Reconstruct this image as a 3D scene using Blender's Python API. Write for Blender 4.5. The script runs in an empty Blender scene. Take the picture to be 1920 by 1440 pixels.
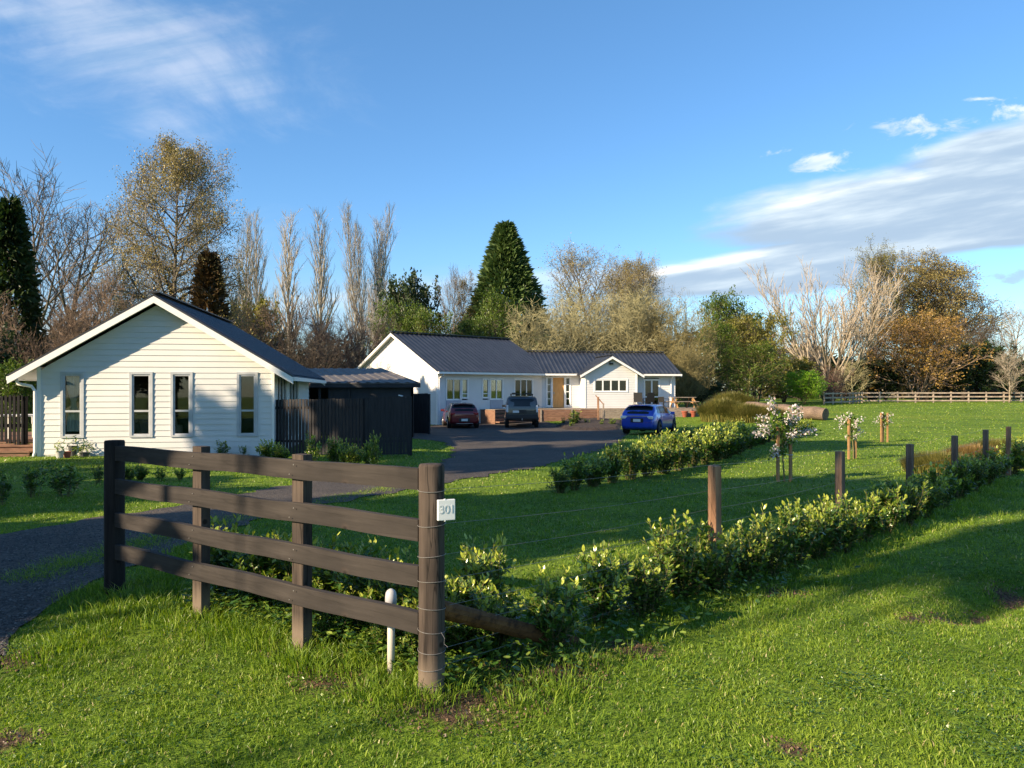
import bpy, math, random
import numpy as np
from mathutils import Vector, Matrix
from mathutils.geometry import delaunay_2d_cdt

R = math.radians
C = bpy.context.scene.collection
F = 1450.0; HY = 730.0; EYE = 1.6      # focal length in photo pixels, horizon row, eye height
rnd = random.Random(7)
nrs = np.random.RandomState(11)

# ------------------------------------------------------------------ terrain
def sstep(a, b, x):
    t = np.clip((x - a) / (b - a), 0, 1); return t * t * (3 - 2 * t)
def gz(x, y):
    x = np.asarray(x, float); y = np.asarray(y, float)
    z = -0.019 * np.clip(y - 6, 0, 34)
    z = z + 0.5 * sstep(40, 62, y) * sstep(-2, 9, x) + 0.25 * sstep(24, 50, y) * sstep(8, 22, x)
    z = z + 0.02 * np.sin(x * 0.7 + 1) * np.sin(y * 0.5) * sstep(6, 10, y)
    # raised verge on the right and the shallow drain beside it
    z = z + 0.22 * np.exp(-(((x - 5.6) / 1.3) ** 2 + ((y - 6.9) / 1.5) ** 2))
    u = (x - 3.3) * 0.80 + (y - 5.55) * 0.6; w = -(x - 3.3) * 0.6 + (y - 5.55) * 0.80
    z = z - 0.13 * np.exp(-((w / 0.16) ** 2)) * sstep(-0.6, 0.2, u) * (1 - sstep(1.1, 1.8, u))
    return z
def g1(x, y): return float(gz(x, y))
def gp(px, py):
    a = (px - 960) / F; b = (py - HY) / F
    lo, Y = 1.5, 1.5
    while Y < 400:
        if EYE - b * Y <= g1(a * Y, Y): break
        lo = Y; Y += 0.02 + Y * 0.01
    hi = Y
    for _ in range(25):
        m = (lo + hi) / 2
        if EYE - b * m <= g1(a * m, m): hi = m
        else: lo = m
    return Vector((a * hi, hi, g1(a * hi, hi)))
def atY(px, Y): return Vector(((px - 960) / F * Y, Y, g1((px - 960) / F * Y, Y)))
def zAt(py, Y): return EYE - (py - HY) * Y / F
def s_of(P, d, px):           # distance along a plan line at which it crosses a bearing
    k = (px - 960) / F
    return (k * P[1] - P[0]) / (d[0] - k * d[1])

# ------------------------------------------------------------------ mesh builder
class MB:
    def __init__(s): s.v = []; s.n = 0; s.f = []; s.t = []; s.sm = False
    def raw(s, V, Fs, tint=None):
        V = np.asarray(V, float).reshape(-1, 3)
        for f in Fs: s.f.append((np.asarray(f, int).reshape(-1, np.asarray(f).shape[-1])) + s.n)
        s.v.append(V); s.n += len(V)
        s.t.append(np.full(len(V), 0.5) if tint is None else np.broadcast_to(np.asarray(tint, float), (len(V),)))
    def poly(s, pts):
        s.raw(pts, [[list(range(len(pts)))]])
    def hexa(s, p):           # p: 8 points, 4 bottom (ccw from above) then 4 top
        s.raw(p, [[[3, 2, 1, 0], [4, 5, 6, 7], [0, 1, 5, 4], [1, 2, 6, 5], [2, 3, 7, 6], [3, 0, 4, 7]]])
    def box(s, c, sz, rz=0, ax=None):
        c = Vector(c); hx, hy, hz = sz[0] / 2, sz[1] / 2, sz[2] / 2
        if ax is None: ax = Matrix.Rotation(rz, 3, 'Z')
        s.hexa([tuple(c + ax @ Vector(q)) for q in [(-hx, -hy, -hz), (hx, -hy, -hz), (hx, hy, -hz), (-hx, hy, -hz),
                (-hx, -hy, hz), (hx, -hy, hz), (hx, hy, hz), (-hx, hy, hz)]])
    def bar(s, a, b, w, h, roll=0):   # rectangular bar from a to b
        a = Vector(a); b = Vector(b); d = b - a; L = d.length; d.normalize()
        up = Vector((0, 0, 1)) if abs(d.z) < .95 else Vector((0, 1, 0))
        x = d.cross(up).normalized(); y = x.cross(d).normalized()
        if roll: x, y = x * math.cos(roll) + y * math.sin(roll), y * math.cos(roll) - x * math.sin(roll)
        m = Matrix((x, d, y)).transposed()
        s.box((a + b) / 2, (w, L, h), ax=m)
    def tube(s, pts, rad, k=6, tint=None, cap=True):
        n = len(pts); pts = [Vector(p) for p in pts]
        if not hasattr(rad, '__len__'): rad = [rad] * n
        V = []; ref = None
        for i in range(n):
            d = (pts[min(i + 1, n - 1)] - pts[max(i - 1, 0)]).normalized()
            if ref is None: ref = Vector((0, 0, 1)) if abs(d.z) < .9 else Vector((1, 0, 0))
            x = (ref - d * ref.dot(d)).normalized(); y = d.cross(x); ref = x
            for j in range(k):
                a = 2 * math.pi * j / k
                V.append(tuple(pts[i] + (x * math.cos(a) + y * math.sin(a)) * rad[i]))
        Q = [[i * k + j, i * k + (j + 1) % k, (i + 1) * k + (j + 1) % k, (i + 1) * k + j] for i in range(n - 1) for j in range(k)]
        fs = [Q]
        if cap and k > 3: fs += [[list(range(k))[::-1]], [[(n - 1) * k + j for j in range(k)]]]
        s.raw(V, fs, tint)
    def build(s, name, mat, parent=None, org=None, smooth=False, tint=False):
        V = np.concatenate(s.v) if s.v else np.zeros((0, 3))
        o0 = Vector(org) if org is not None else (parent['org_'] if parent is not None and 'org_' in parent else None)
        if o0 is not None: V = V - np.array(list(o0))
        me = bpy.data.meshes.new(name)
        me.vertices.add(len(V)); me.vertices.foreach_set('co', V.astype(np.float32).ravel())
        tot = np.concatenate([np.full(len(f), f.shape[1]) for f in s.f]); idx = np.concatenate([f.ravel() for f in s.f])
        st = np.concatenate([[0], np.cumsum(tot)[:-1]])
        me.loops.add(len(idx)); me.loops.foreach_set('vertex_index', idx.astype(np.int32))
        me.polygons.add(len(tot)); me.polygons.foreach_set('loop_start', st.astype(np.int32))
        me.polygons.foreach_set('loop_total', tot.astype(np.int32))
        me.polygons.foreach_set('use_smooth', np.full(len(tot), smooth, dtype=bool))
        if tint:
            a = me.attributes.new('tint', 'FLOAT', 'POINT'); a.data.foreach_set('value', np.concatenate(s.t).astype(np.float32))
        me.update(calc_edges=True); me.validate()
        if mat: me.materials.append(mat)
        o = bpy.data.objects.new(name, me); C.objects.link(o)
        if parent is not None:
            o.parent = parent; o['org_'] = tuple(o0) if o0 is not None else (0, 0, 0)
        elif org is not None: o.location = org; o['org_'] = tuple(org)
        return o
def tag(o, label=None, cat=None, group=None, kind=None):
    if label: o['label'] = label
    if cat: o['category'] = cat
    if group: o['group'] = group
    if kind: o['kind'] = kind
    return o
def thing(name, loc, label, cat, group=None, rz=0, local=False):
    o = bpy.data.objects.new(name, None); C.objects.link(o); o.location = loc; o.rotation_euler = (0, 0, rz)
    o.empty_display_size = .2
    o['org_'] = (0, 0, 0) if local else tuple(loc)
    return tag(o, label, cat, group)
def copy_tree(o, parent=None):
    c = o.copy(); C.objects.link(c)
    if parent is not None: c.parent = parent; c.matrix_parent_inverse = Matrix.Identity(4)
    for k in list(o.children):
        n = copy_tree(k, c)
    return c
KIDS = {}
def reg(root):
    for o in bpy.data.objects:
        if o.parent is not None:
            KIDS.setdefault(o.parent.name, [])
            if o not in KIDS[o.parent.name]: KIDS[o.parent.name].append(o)

# ------------------------------------------------------------------ materials
def nd(nt, t, **kw):
    n = nt.nodes.new(t)
    for k, v in kw.items():
        if k in n.inputs: n.inputs[k].default_value = v
        else: setattr(n, k, v)
    return n
def ramp(nt, fac, stops, interp='LINEAR'):
    r = nt.nodes.new('ShaderNodeValToRGB'); cr = r.color_ramp; cr.interpolation = interp
    while len(cr.elements) < len(stops): cr.elements.new(0.5)
    for e, (p, c) in zip(cr.elements, stops): e.position = p; e.color = (*c, 1) if len(c) == 3 else c
    nt.links.new(fac, r.inputs[0]); return r.outputs[0]
def mat(name, c1, c2=None, rough=.7, scale=4, stretch=(1, 1, 1), bump=0, bscale=30, metal=0, spec=.5, coat=0, detail=5,
        coord='Object', obj_rand=0, p0=.35, p1=.65):
    m = bpy.data.materials.new(name); m.use_nodes = True; nt = m.node_tree; nt.nodes.clear(); L = nt.links
    out = nt.nodes.new('ShaderNodeOutputMaterial'); b = nt.nodes.new('ShaderNodeBsdfPrincipled')
    L.new(b.outputs[0], out.inputs[0])
    b.inputs['Roughness'].default_value = rough; b.inputs['Metallic'].default_value = metal
    b.inputs['Specular IOR Level'].default_value = spec; b.inputs['Coat Weight'].default_value = coat
    tc = nt.nodes.new('ShaderNodeTexCoord'); mp = nd(nt, 'ShaderNodeMapping'); mp.inputs['Scale'].default_value = stretch
    L.new(tc.outputs[coord], mp.inputs[0])
    if c2 is None: c2 = c1
    n = nd(nt, 'ShaderNodeTexNoise', Scale=scale, Detail=detail); L.new(mp.outputs[0], n.inputs['Vector'])
    col = ramp(nt, n.outputs[0], [(p0, c1), (p1, c2)])
    if obj_rand:
        oi = nt.nodes.new('ShaderNodeObjectInfo'); hs = nd(nt, 'ShaderNodeHueSaturation')
        mr = nd(nt, 'ShaderNodeMapRange'); mr.inputs[3].default_value = 1 - obj_rand; mr.inputs[4].default_value = 1 + obj_rand
        L.new(oi.outputs['Random'], mr.inputs[0]); L.new(mr.outputs[0], hs.inputs['Value']); L.new(col, hs.inputs['Color']); col = hs.outputs[0]
    L.new(col, b.inputs['Base Color'])
    if bump:
        n2 = nd(nt, 'ShaderNodeTexNoise', Scale=bscale, Detail=6); L.new(mp.outputs[0], n2.inputs['Vector'])
        bp = nd(nt, 'ShaderNodeBump', Strength=bump, Distance=.02); L.new(n2.outputs[0], bp.inputs['Height'])
        L.new(bp.outputs[0], b.inputs['Normal'])
    return m
def leafmat(name, stops, trans=.3, rough=.45, spec=.4, tintw=.6, tcol=None, big=0):
    """foliage: colour from the 'tint' attribute and a random per leaf; part of the light passes through"""
    m = bpy.data.materials.new(name); m.use_nodes = True; nt = m.node_tree; nt.nodes.clear(); L = nt.links
    out = nt.nodes.new('ShaderNodeOutputMaterial'); b = nt.nodes.new('ShaderNodeBsdfPrincipled')
    b.inputs['Roughness'].default_value = rough; b.inputs['Specular IOR Level'].default_value = spec
    at = nt.nodes.new('ShaderNodeAttribute'); at.attribute_name = 'tint'
    ge = nt.nodes.new('ShaderNodeNewGeometry')
    mx = nd(nt, 'ShaderNodeMix'); mx.data_type = 'FLOAT'
    mx.inputs[0].default_value = 1 - tintw; L.new(at.outputs['Fac'], mx.inputs[2]); L.new(ge.outputs['Random Per Island'], mx.inputs[3])
    fac = mx.outputs[0]
    if big:
        tc = nt.nodes.new('ShaderNodeTexCoord'); n = nd(nt, 'ShaderNodeTexNoise', Scale=big, Detail=3); L.new(tc.outputs['Object'], n.inputs['Vector'])
        ad = nd(nt, 'ShaderNodeMath', operation='MULTIPLY_ADD'); L.new(n.outputs[0], ad.inputs[0]); ad.inputs[1].default_value = 1.2; ad.inputs[2].default_value = -.6
        a2 = nd(nt, 'ShaderNodeMath', operation='ADD'); L.new(fac, a2.inputs[0]); L.new(ad.outputs[0], a2.inputs[1]); fac = a2.outputs[0]
    col = ramp(nt, fac, stops); L.new(col, b.inputs['Base Color'])
    if trans:
        t = nt.nodes.new('ShaderNodeBsdfTranslucent'); hs = nd(nt, 'ShaderNodeHueSaturation', Saturation=1.15, Value=1.2)
        L.new(col, hs.inputs['Color']); L.new(hs.outputs[0], t.inputs['Color'])
        ms = nd(nt, 'ShaderNodeMixShader'); ms.inputs[0].default_value = trans
        L.new(b.outputs[0], ms.inputs[1]); L.new(t.outputs[0], ms.inputs[2]); L.new(ms.outputs[0], out.inputs[0])
    else: L.new(b.outputs[0], out.inputs[0])
    return m
def glassmat(name, tint=(.90, .93, .92), refl=.015):
    m = bpy.data.materials.new(name); m.use_nodes = True; nt = m.node_tree; nt.nodes.clear(); L = nt.links
    out = nt.nodes.new('ShaderNodeOutputMaterial'); t = nd(nt, 'ShaderNodeBsdfTransparent'); t.inputs[0].default_value = (*tint, 1)
    g = nd(nt, 'ShaderNodeBsdfGlossy', Roughness=.02); lw = nd(nt, 'ShaderNodeFresnel', IOR=1.5)
    ad = nd(nt, 'ShaderNodeMath', operation='ADD'); ad.inputs[1].default_value = refl; L.new(lw.outputs[0], ad.inputs[0])
    ms = nt.nodes.new('ShaderNodeMixShader'); L.new(ad.outputs[0], ms.inputs[0]); L.new(t.outputs[0], ms.inputs[1]); L.new(g.outputs[0], ms.inputs[2])
    L.new(ms.outputs[0], out.inputs[0]); return m

M = {}
M['white'] = mat('white_board_paint', (.62, .62, .605), (.68, .68, .665), rough=.55, scale=.8, bump=.05, bscale=60)
M['trim'] = mat('white_trim', (.78, .78, .75), (.82, .82, .8), rough=.45)
M['frame'] = mat('window_aluminium', (.42, .44, .46), (.5, .52, .54), rough=.4)
M['roofing'] = mat('charcoal_roofing', (.022, .026, .036), (.035, .04, .052), rough=.42, scale=1.5, spec=.5)
M['ridge'] = mat('charcoal_flashing', (.03, .034, .045), (.045, .05, .06), rough=.45)
M['shedroof'] = mat('weathered_shed_roofing', (.07, .062, .056), (.12, .108, .098), rough=.6, scale=2)
M['black'] = mat('black_stain', (.012, .011, .013), (.028, .025, .026), rough=.8, scale=3, stretch=(6, 6, .6), bump=.3)
M['jet'] = mat('shaded_black_stain', (.004, .004, .005), (.008, .008, .010), rough=.8, spec=.2)  # darker copy of the black stain: shade put into the gate panel's colour
M['darkwall'] = mat('dark_cladding', (.012, .014, .018), (.02, .022, .028), rough=.6)
M['glass'] = glassmat('window_glass')
M['darkglass'] = mat('car_glass', (.008, .01, .012), rough=.08, spec=.35)
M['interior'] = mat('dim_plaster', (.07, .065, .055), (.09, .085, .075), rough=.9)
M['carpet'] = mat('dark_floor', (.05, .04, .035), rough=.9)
M['curtain'] = mat('curtain_cloth', (.78, .80, .72), (.86, .86, .78), rough=.9)
M['sofa'] = mat('beige_upholstery', (.38, .30, .22), (.46, .38, .29), rough=.95)
M['deck'] = mat('deck_timber', (.15, .075, .045), (.26, .14, .085), rough=.75, scale=3, stretch=(.6, 6, 6), bump=.2)
M['greydeck'] = mat('weathered_timber', (.20, .16, .125), (.33, .27, .21), rough=.85, scale=4, stretch=(1, 5, 5), bump=.3)
M['paledoor'] = mat('plywood_door', (.60, .28, .075), (.70, .37, .12), rough=.6, scale=5, stretch=(6, 6, .6))
M['greydoor'] = mat('grey_door_paint', (.36, .37, .42), (.40, .41, .46), rough=.5)
M['terracotta'] = mat('terracotta', (.25, .06, .03), (.33, .09, .05), rough=.8)
M['pot'] = mat('grey_pot_glaze', (.035, .038, .045), (.08, .08, .085), rough=.5)
M['potpale'] = mat('pale_pot', (.35, .34, .32), (.5, .48, .45), rough=.8)
M['soil'] = mat('dark_mulch', (.012, .008, .006), (.05, .03, .02), rough=.95, scale=12, bump=1, bscale=25)
M['blackplastic'] = mat('black_plastic', (.012, .012, .013), rough=.5)
M['plasticpipe'] = mat('grey_plastic', (.40, .40, .42), (.45, .45, .46), rough=.4)
M['pipebody'] = mat('cream_plastic', (.50, .46, .38), (.56, .52, .44), rough=.45)
M['signwhite'] = mat('sign_paint', (.70, .72, .72), rough=.4)
M['signgrey'] = mat('sign_digit_paint', (.55, .585, .605), rough=.4)
M['wire'] = mat('galvanised_wire', (.22, .21, .20), rough=.5, metal=.3)
M['tyre'] = mat('tyre_rubber', (.008, .008, .008), (.014, .014, .014), rough=.85)
M['rim'] = mat('alloy', (.45, .45, .46), rough=.3, metal=.7)
M['lamp'] = mat('red_lamp', (.35, .02, .015), rough=.15, coat=.5)
M['clearlamp'] = mat('clear_lamp', (.75, .72, .70), rough=.12, coat=.6)
M['plate'] = mat('number_plate', (.62, .62, .60), (.7, .7, .68), rough=.4)
M['rail'] = None
def wood(name, ca, cb, cdark, rough=.85, axis=2, knots=True, crack=.5, pale=None, scale=1.0):
    """weathered sawn wood: grain along a local axis, dark checks, the odd knot"""
    m = bpy.data.materials.new(name); m.use_nodes = True; nt = m.node_tree; nt.nodes.clear(); L = nt.links
    out = nt.nodes.new('ShaderNodeOutputMaterial'); b = nd(nt, 'ShaderNodeBsdfPrincipled', Roughness=rough); L.new(b.outputs[0], out.inputs[0])
    b.inputs['Specular IOR Level'].default_value = .25
    tc = nt.nodes.new('ShaderNodeTexCoord'); mp = nd(nt, 'ShaderNodeMapping')
    sc = [26 * scale] * 3; sc[axis] = 1.6 * scale; mp.inputs['Scale'].default_value = sc; L.new(tc.outputs['Object'], mp.inputs[0])
    n = nd(nt, 'ShaderNodeTexNoise', Scale=1, Detail=6, Roughness=.65, Distortion=.15); L.new(mp.outputs[0], n.inputs['Vector'])
    big = nd(nt, 'ShaderNodeTexNoise', Scale=2.2, Detail=3); L.new(tc.outputs['Object'], big.inputs['Vector'])
    base = ramp(nt, n.outputs[0], [(.28, cdark), (.42, ca), (.72, cb)])
    mx = nd(nt, 'ShaderNodeMix'); mx.data_type = 'RGBA'; mx.blend_type = 'MULTIPLY'
    L.new(ramp(nt, big.outputs[0], [(.3, (.62, .6, .6)), (.7, (1.15, 1.1, 1.05))]), mx.inputs[7]); mx.inputs[0].default_value = 1; L.new(base, mx.inputs[6])
    col = mx.outputs[2]
    # long thin drying checks
    mp2 = nd(nt, 'ShaderNodeMapping'); s2 = [9 * scale] * 3; s2[axis] = .55 * scale; mp2.inputs['Scale'].default_value = s2; L.new(tc.outputs['Object'], mp2.inputs[0])
    vo = nd(nt, 'ShaderNodeTexVoronoi', Scale=1.3); vo.feature = 'DISTANCE_TO_EDGE'
    nz = nd(nt, 'ShaderNodeTexNoise', Scale=2, Detail=3); L.new(mp2.outputs[0], nz.inputs['Vector'])
    va = nd(nt, 'ShaderNodeVectorMath', operation='ADD'); L.new(mp2.outputs[0], va.inputs[0]); L.new(nz.outputs['Color'], va.inputs[1]); L.new(va.outputs[0], vo.inputs['Vector'])
    ck = ramp(nt, vo.outputs['Distance'], [(.0, (1 - crack,) * 3), (.035, (1, 1, 1))])
    m2 = nd(nt, 'ShaderNodeMix'); m2.data_type = 'RGBA'; m2.blend_type = 'MULTIPLY'; m2.inputs[0].default_value = 1
    L.new(col, m2.inputs[6]); L.new(ck, m2.inputs[7]); col = m2.outputs[2]
    if knots:
        v2 = nd(nt, 'ShaderNodeTexVoronoi', Scale=4.2 * scale); v2.feature = 'F1'; L.new(tc.outputs['Object'], v2.inputs['Vector'])
        kk = ramp(nt, v2.outputs['Distance'], [(.06, (.30, .25, .22)), (.10, (1.25, 1.15, 1.1)), (.17, (1, 1, 1))])
        m3 = nd(nt, 'ShaderNodeMix'); m3.data_type = 'RGBA'; m3.blend_type = 'MULTIPLY'; m3.inputs[0].default_value = 1
        L.new(col, m3.inputs[6]); L.new(kk, m3.inputs[7]); col = m3.outputs[2]
    if pale:
        sx = nt.nodes.new('ShaderNodeSeparateXYZ'); L.new(tc.outputs['Object'], sx.inputs[0])
        zn = nd(nt, 'ShaderNodeMath', operation='MULTIPLY_ADD'); L.new(n.outputs[0], zn.inputs[0]); zn.inputs[1].default_value = -.12; L.new(sx.outputs[2], zn.inputs[2])
        m4 = nd(nt, 'ShaderNodeMix'); m4.data_type = 'RGBA'; L.new(ramp(nt, zn.outputs[0], [(.05, (1, 1, 1)), (.18, (0, 0, 0))]), m4.inputs[0])
        L.new(col, m4.inputs[6]); m4.inputs[7].default_value = (*pale, 1); col = m4.outputs[2]
    L.new(col, b.inputs['Base Color'])
    bp = nd(nt, 'ShaderNodeBump', Strength=.5, Distance=.004); L.new(n.outputs[0], bp.inputs['Height']); L.new(bp.outputs[0], b.inputs['Normal'])
    return m
M['rail'] = wood('stained_rail_wood', (.036, .032, .030), (.056, .050, .047), (.020, .018, .017), axis=1, crack=.25, scale=.8)
M['post'] = wood('stained_post_wood', (.056, .044, .037), (.10, .08, .067), (.022, .017, .015), axis=2, crack=.75, pale=(.15, .115, .085))
M['postblack'] = wood('black_post_wood', (.014, .012, .012), (.03, .026, .024), (.008, .007, .007), axis=2)
M['batten'] = wood('brown_fence_post_wood', (.28, .155, .09), (.44, .27, .165), (.13, .075, .05), axis=2)
M['battengrey'] = wood('grey_fence_post_wood', (.15, .105, .08), (.26, .20, .155), (.08, .06, .045), axis=2)
M['stake'] = wood('yellow_stake_wood', (.40, .23, .10), (.52, .33, .16), (.25, .14, .07), axis=2)
M['stay'] = wood('brown_stay_wood', (.12, .055, .02), (.22, .11, .04), (.03, .015, .01), axis=1)
M['log'] = wood('grey_log_wood', (.16, .12, .09), (.28, .21, .16), (.07, .05, .04), axis=0)
M['farrail'] = wood('pale_rail_wood', (.40, .33, .26), (.55, .47, .38), (.26, .21, .16), axis=0, knots=False)

# ------------------------------------------------------------------ ground
AX = []
def axis(parts):
    out = []
    for a, b, s in parts: out += list(np.arange(a, b, s))
    return np.array(out + [parts[-1][1]])
xs = axis([(-700, -100, 50), (-100, -30, 5), (-30, -10, 1), (-10, 2, .4), (2, 8, .1), (8, 12, .4), (12, 40, 1), (40, 100, 5), (100, 700, 50)])
ys = axis([(-120, -20, 10), (-20, 2, 1), (2, 4.4, .3), (4.4, 9, .1), (9, 16, .4), (16, 70, 1), (70, 130, 4), (130, 900, 40)])
XX, YY = np.meshgrid(xs, ys); ZZ = gz(XX, YY); nx, ny = len(xs), len(ys)
gm = MB(); ii, jj = np.meshgrid(np.arange(nx - 1), np.arange(ny - 1)); k0 = (jj * nx + ii).ravel()
gm.raw(np.stack([XX.ravel(), YY.ravel(), ZZ.ravel()], 1), [np.stack([k0, k0 + 1, k0 + nx + 1, k0 + nx], 1)])
def groundmat():
    m = bpy.data.materials.new('turf'); m.use_nodes = True; nt = m.node_tree; nt.nodes.clear(); L = nt.links
    out = nt.nodes.new('ShaderNodeOutputMaterial'); b = nd(nt, 'ShaderNodeBsdfPrincipled', Roughness=.85); b.inputs['Specular IOR Level'].default_value = .15
    L.new(b.outputs[0], out.inputs[0]); tc = nt.nodes.new('ShaderNodeTexCoord'); co = tc.outputs['Object']
    n1 = nd(nt, 'ShaderNodeTexNoise', Scale=.25, Detail=6, Roughness=.6); L.new(co, n1.inputs['Vector'])
    n2 = nd(nt, 'ShaderNodeTexNoise', Scale=14, Detail=5, Roughness=.7); L.new(co, n2.inputs['Vector'])
    mp = nd(nt, 'ShaderNodeMapping'); mp.inputs['Scale'].default_value = (.12, 1.6, 1); mp.inputs['Rotation'].default_value = (0, 0, .15); L.new(co, mp.inputs[0])
    n3 = nd(nt, 'ShaderNodeTexNoise', Scale=1, Detail=3); L.new(mp.outputs[0], n3.inputs['Vector'])
    a = ramp(nt, n1.outputs[0], [(.3, (.085, .155, .016)), (.5, (.125, .205, .020)), (.7, (.175, .235, .028))])
    bb = ramp(nt, n2.outputs[0], [(.3, (.38, .42, .42)), (.7, (1.6, 1.5, 1.35))])
    cc = ramp(nt, n3.outputs[0], [(.35, (.82, .84, .85)), (.65, (1.12, 1.1, 1.0))])
    x = None; cur = a
    for q in (bb, cc):
        mx = nd(nt, 'ShaderNodeMix'); mx.data_type = 'RGBA'; mx.blend_type = 'MULTIPLY'; mx.inputs[0].default_value = 1
        L.new(cur, mx.inputs[6]); L.new(q, mx.inputs[7]); cur = mx.outputs[2]
    # bare soil patches
    fac = None
    for (cx, cy, rr) in DIRT:
        d = nd(nt, 'ShaderNodeVectorMath', operation='DISTANCE'); d.inputs[1].default_value = (cx, cy, g1(cx, cy)); L.new(co, d.inputs[0])
        dv = nd(nt, 'ShaderNodeMath', operation='DIVIDE'); L.new(d.outputs['Value'], dv.inputs[0]); dv.inputs[1].default_value = rr
        s = nd(nt, 'ShaderNodeMath', operation='SUBTRACT'); s.inputs[0].default_value = 1.25; L.new(dv.outputs[0], s.inputs[1])
        if fac is None: fac = s.outputs[0]
        else:
            mxx = nd(nt, 'ShaderNodeMath', operation='MAXIMUM'); L.new(fac, mxx.inputs[0]); L.new(s.outputs[0], mxx.inputs[1]); fac = mxx.outputs[0]
    n4 = nd(nt, 'ShaderNodeTexNoise', Scale=5, Detail=5); L.new(co, n4.inputs['Vector'])
    ml = nd(nt, 'ShaderNodeMath', operation='MULTIPLY_ADD'); L.new(n4.outputs[0], ml.inputs[0]); ml.inputs[1].default_value = 1.6; ml.inputs[2].default_value = -1.0
    a2 = nd(nt, 'ShaderNodeMath', operation='ADD'); L.new(fac, a2.inputs[0]); L.new(ml.outputs[0], a2.inputs[1])
    fr = ramp(nt, a2.outputs[0], [(.1, (0, 0, 0)), (.5, (1, 1, 1))])
    n5 = nd(nt, 'ShaderNodeTexNoise', Scale=30, Detail=5); L.new(co, n5.inputs['Vector'])
    soil = ramp(nt, n5.outputs[0], [(.3, (.04, .026, .016)), (.7, (.16, .105, .065))])
    mx = nd(nt, 'ShaderNodeMix'); mx.data_type = 'RGBA'; L.new(fr, mx.inputs[0]); L.new(cur, mx.inputs[6]); L.new(soil, mx.inputs[7])
    L.new(mx.outputs[2], b.inputs['Base Color'])
    bp = nd(nt, 'ShaderNodeBump', Strength=.9, Distance=.05); L.new(n2.outputs[0], bp.inputs['Height']); L.new(bp.outputs[0], b.inputs['Normal'])
    return m
def P2(px, py): q = gp(px, py); return (q.x, q.y)
DIRT = [(*P2(860, 1305), .42), (*P2(1000, 1250), .4), (*P2(640, 1270), .25), (*P2(1640, 1385 - 60), .0001), (*P2(1490, 1405), .10), (*P2(1180, 1215), .2),
        (*P2(1780, 1168), .12), (*P2(1710, 1160), .11), (*P2(1850, 1170), .13), (*P2(1905, 1130), .22), (*P2(240, 1100), .2), (*P2(370, 1160), .16),
        (*P2(560, 1215), .2), (*P2(20, 1240), .2), (*P2(720, 1230), .3), (*P2(12, 1390), .14), (*P2(1460, 1110), .2)]
M['turf'] = groundmat()
tag(gm.build('ground', M['turf']), kind='structure')

# driveway outline as seen in the photo, laid on the terrain
DR = [(-60, 1470), (-60, 1345), (-25, 1265), (18, 1190), (104, 1128), (240, 1066), (355, 1018), (480, 976), (620, 945), (790, 914), (900, 894), (1000, 878), (1060, 862), (1120, 846), (1160, 830),
      (1175, 815), (1165, 804), (1120, 801), (1060, 800), (1015, 789), (960, 783), (905, 788), (820, 797), (790, 800), (766, 810), (768, 822), (830, 829), (850, 841), (848, 856), (822, 869), (770, 883),
      (640, 897), (540, 910), (440, 929), (330, 951), (200, 969), (80, 990), (0, 1004), (-120, 1025), (-300, 1100), (-700, 1250), (-900, 1470)]
poly = [Vector(P2(*p)) for p in DR]
poly = [(q.x, q.y) for q in poly] + [(-6, 1.5), (-2.2, 2.2)]
fine = []
for i in range(len(poly)):
    a = Vector(poly[i]); b = Vector(poly[(i + 1) % len(poly)]); n = max(1, int((b - a).length / .12)); t = (b - a).normalized(); nn = Vector((-t.y, t.x))
    for k in range(n):
        q = a.lerp(b, k / n); w = (.05 * math.sin(q.x * 7 + q.y * 3) + .04 * math.sin(q.x * 17 - q.y * 13) + rnd.uniform(-.03, .03)) * min(1.6, max(.5, q.y / 10)); q = q + nn * w; fine.append((q.x, q.y))
DRIVE = np.array(fine)
def inpoly(x, y, P):
    x = np.asarray(x); y = np.asarray(y); r = np.zeros(x.shape, bool); j = len(P) - 1
    for i in range(len(P)):
        xi, yi = P[i]; xj, yj = P[j]
        if yi != yj:
            c = ((yi > y) != (yj > y)); r ^= c & (x < (xj - xi) * (y - yi) / (yj - yi) + xi)
        j = i
    return r
gx, gy = np.meshgrid(np.arange(-22, 8, .8), np.arange(2, 54, .8)); gx = gx.ravel() + .013; gy = gy.ravel() + .017
ins = inpoly(gx, gy, DRIVE[::3]); inner = [(float(a), float(b)) for a, b in zip(gx[ins], gy[ins])]
vs = [Vector(p) for p in fine] + [Vector(p) for p in inner]
cv, ce, cf, *_ = delaunay_2d_cdt(vs, [], [list(range(len(fine)))], 1, 1e-4)
cv = np.array([(v.x, v.y) for v in cv]); dm = MB(); dz = gz(cv[:, 0], cv[:, 1]) + .012
dm.raw(np.column_stack([cv, dz]), [np.array([list(f) for f in cf if len(f) == 3])])
M['gravel'] = None
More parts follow.
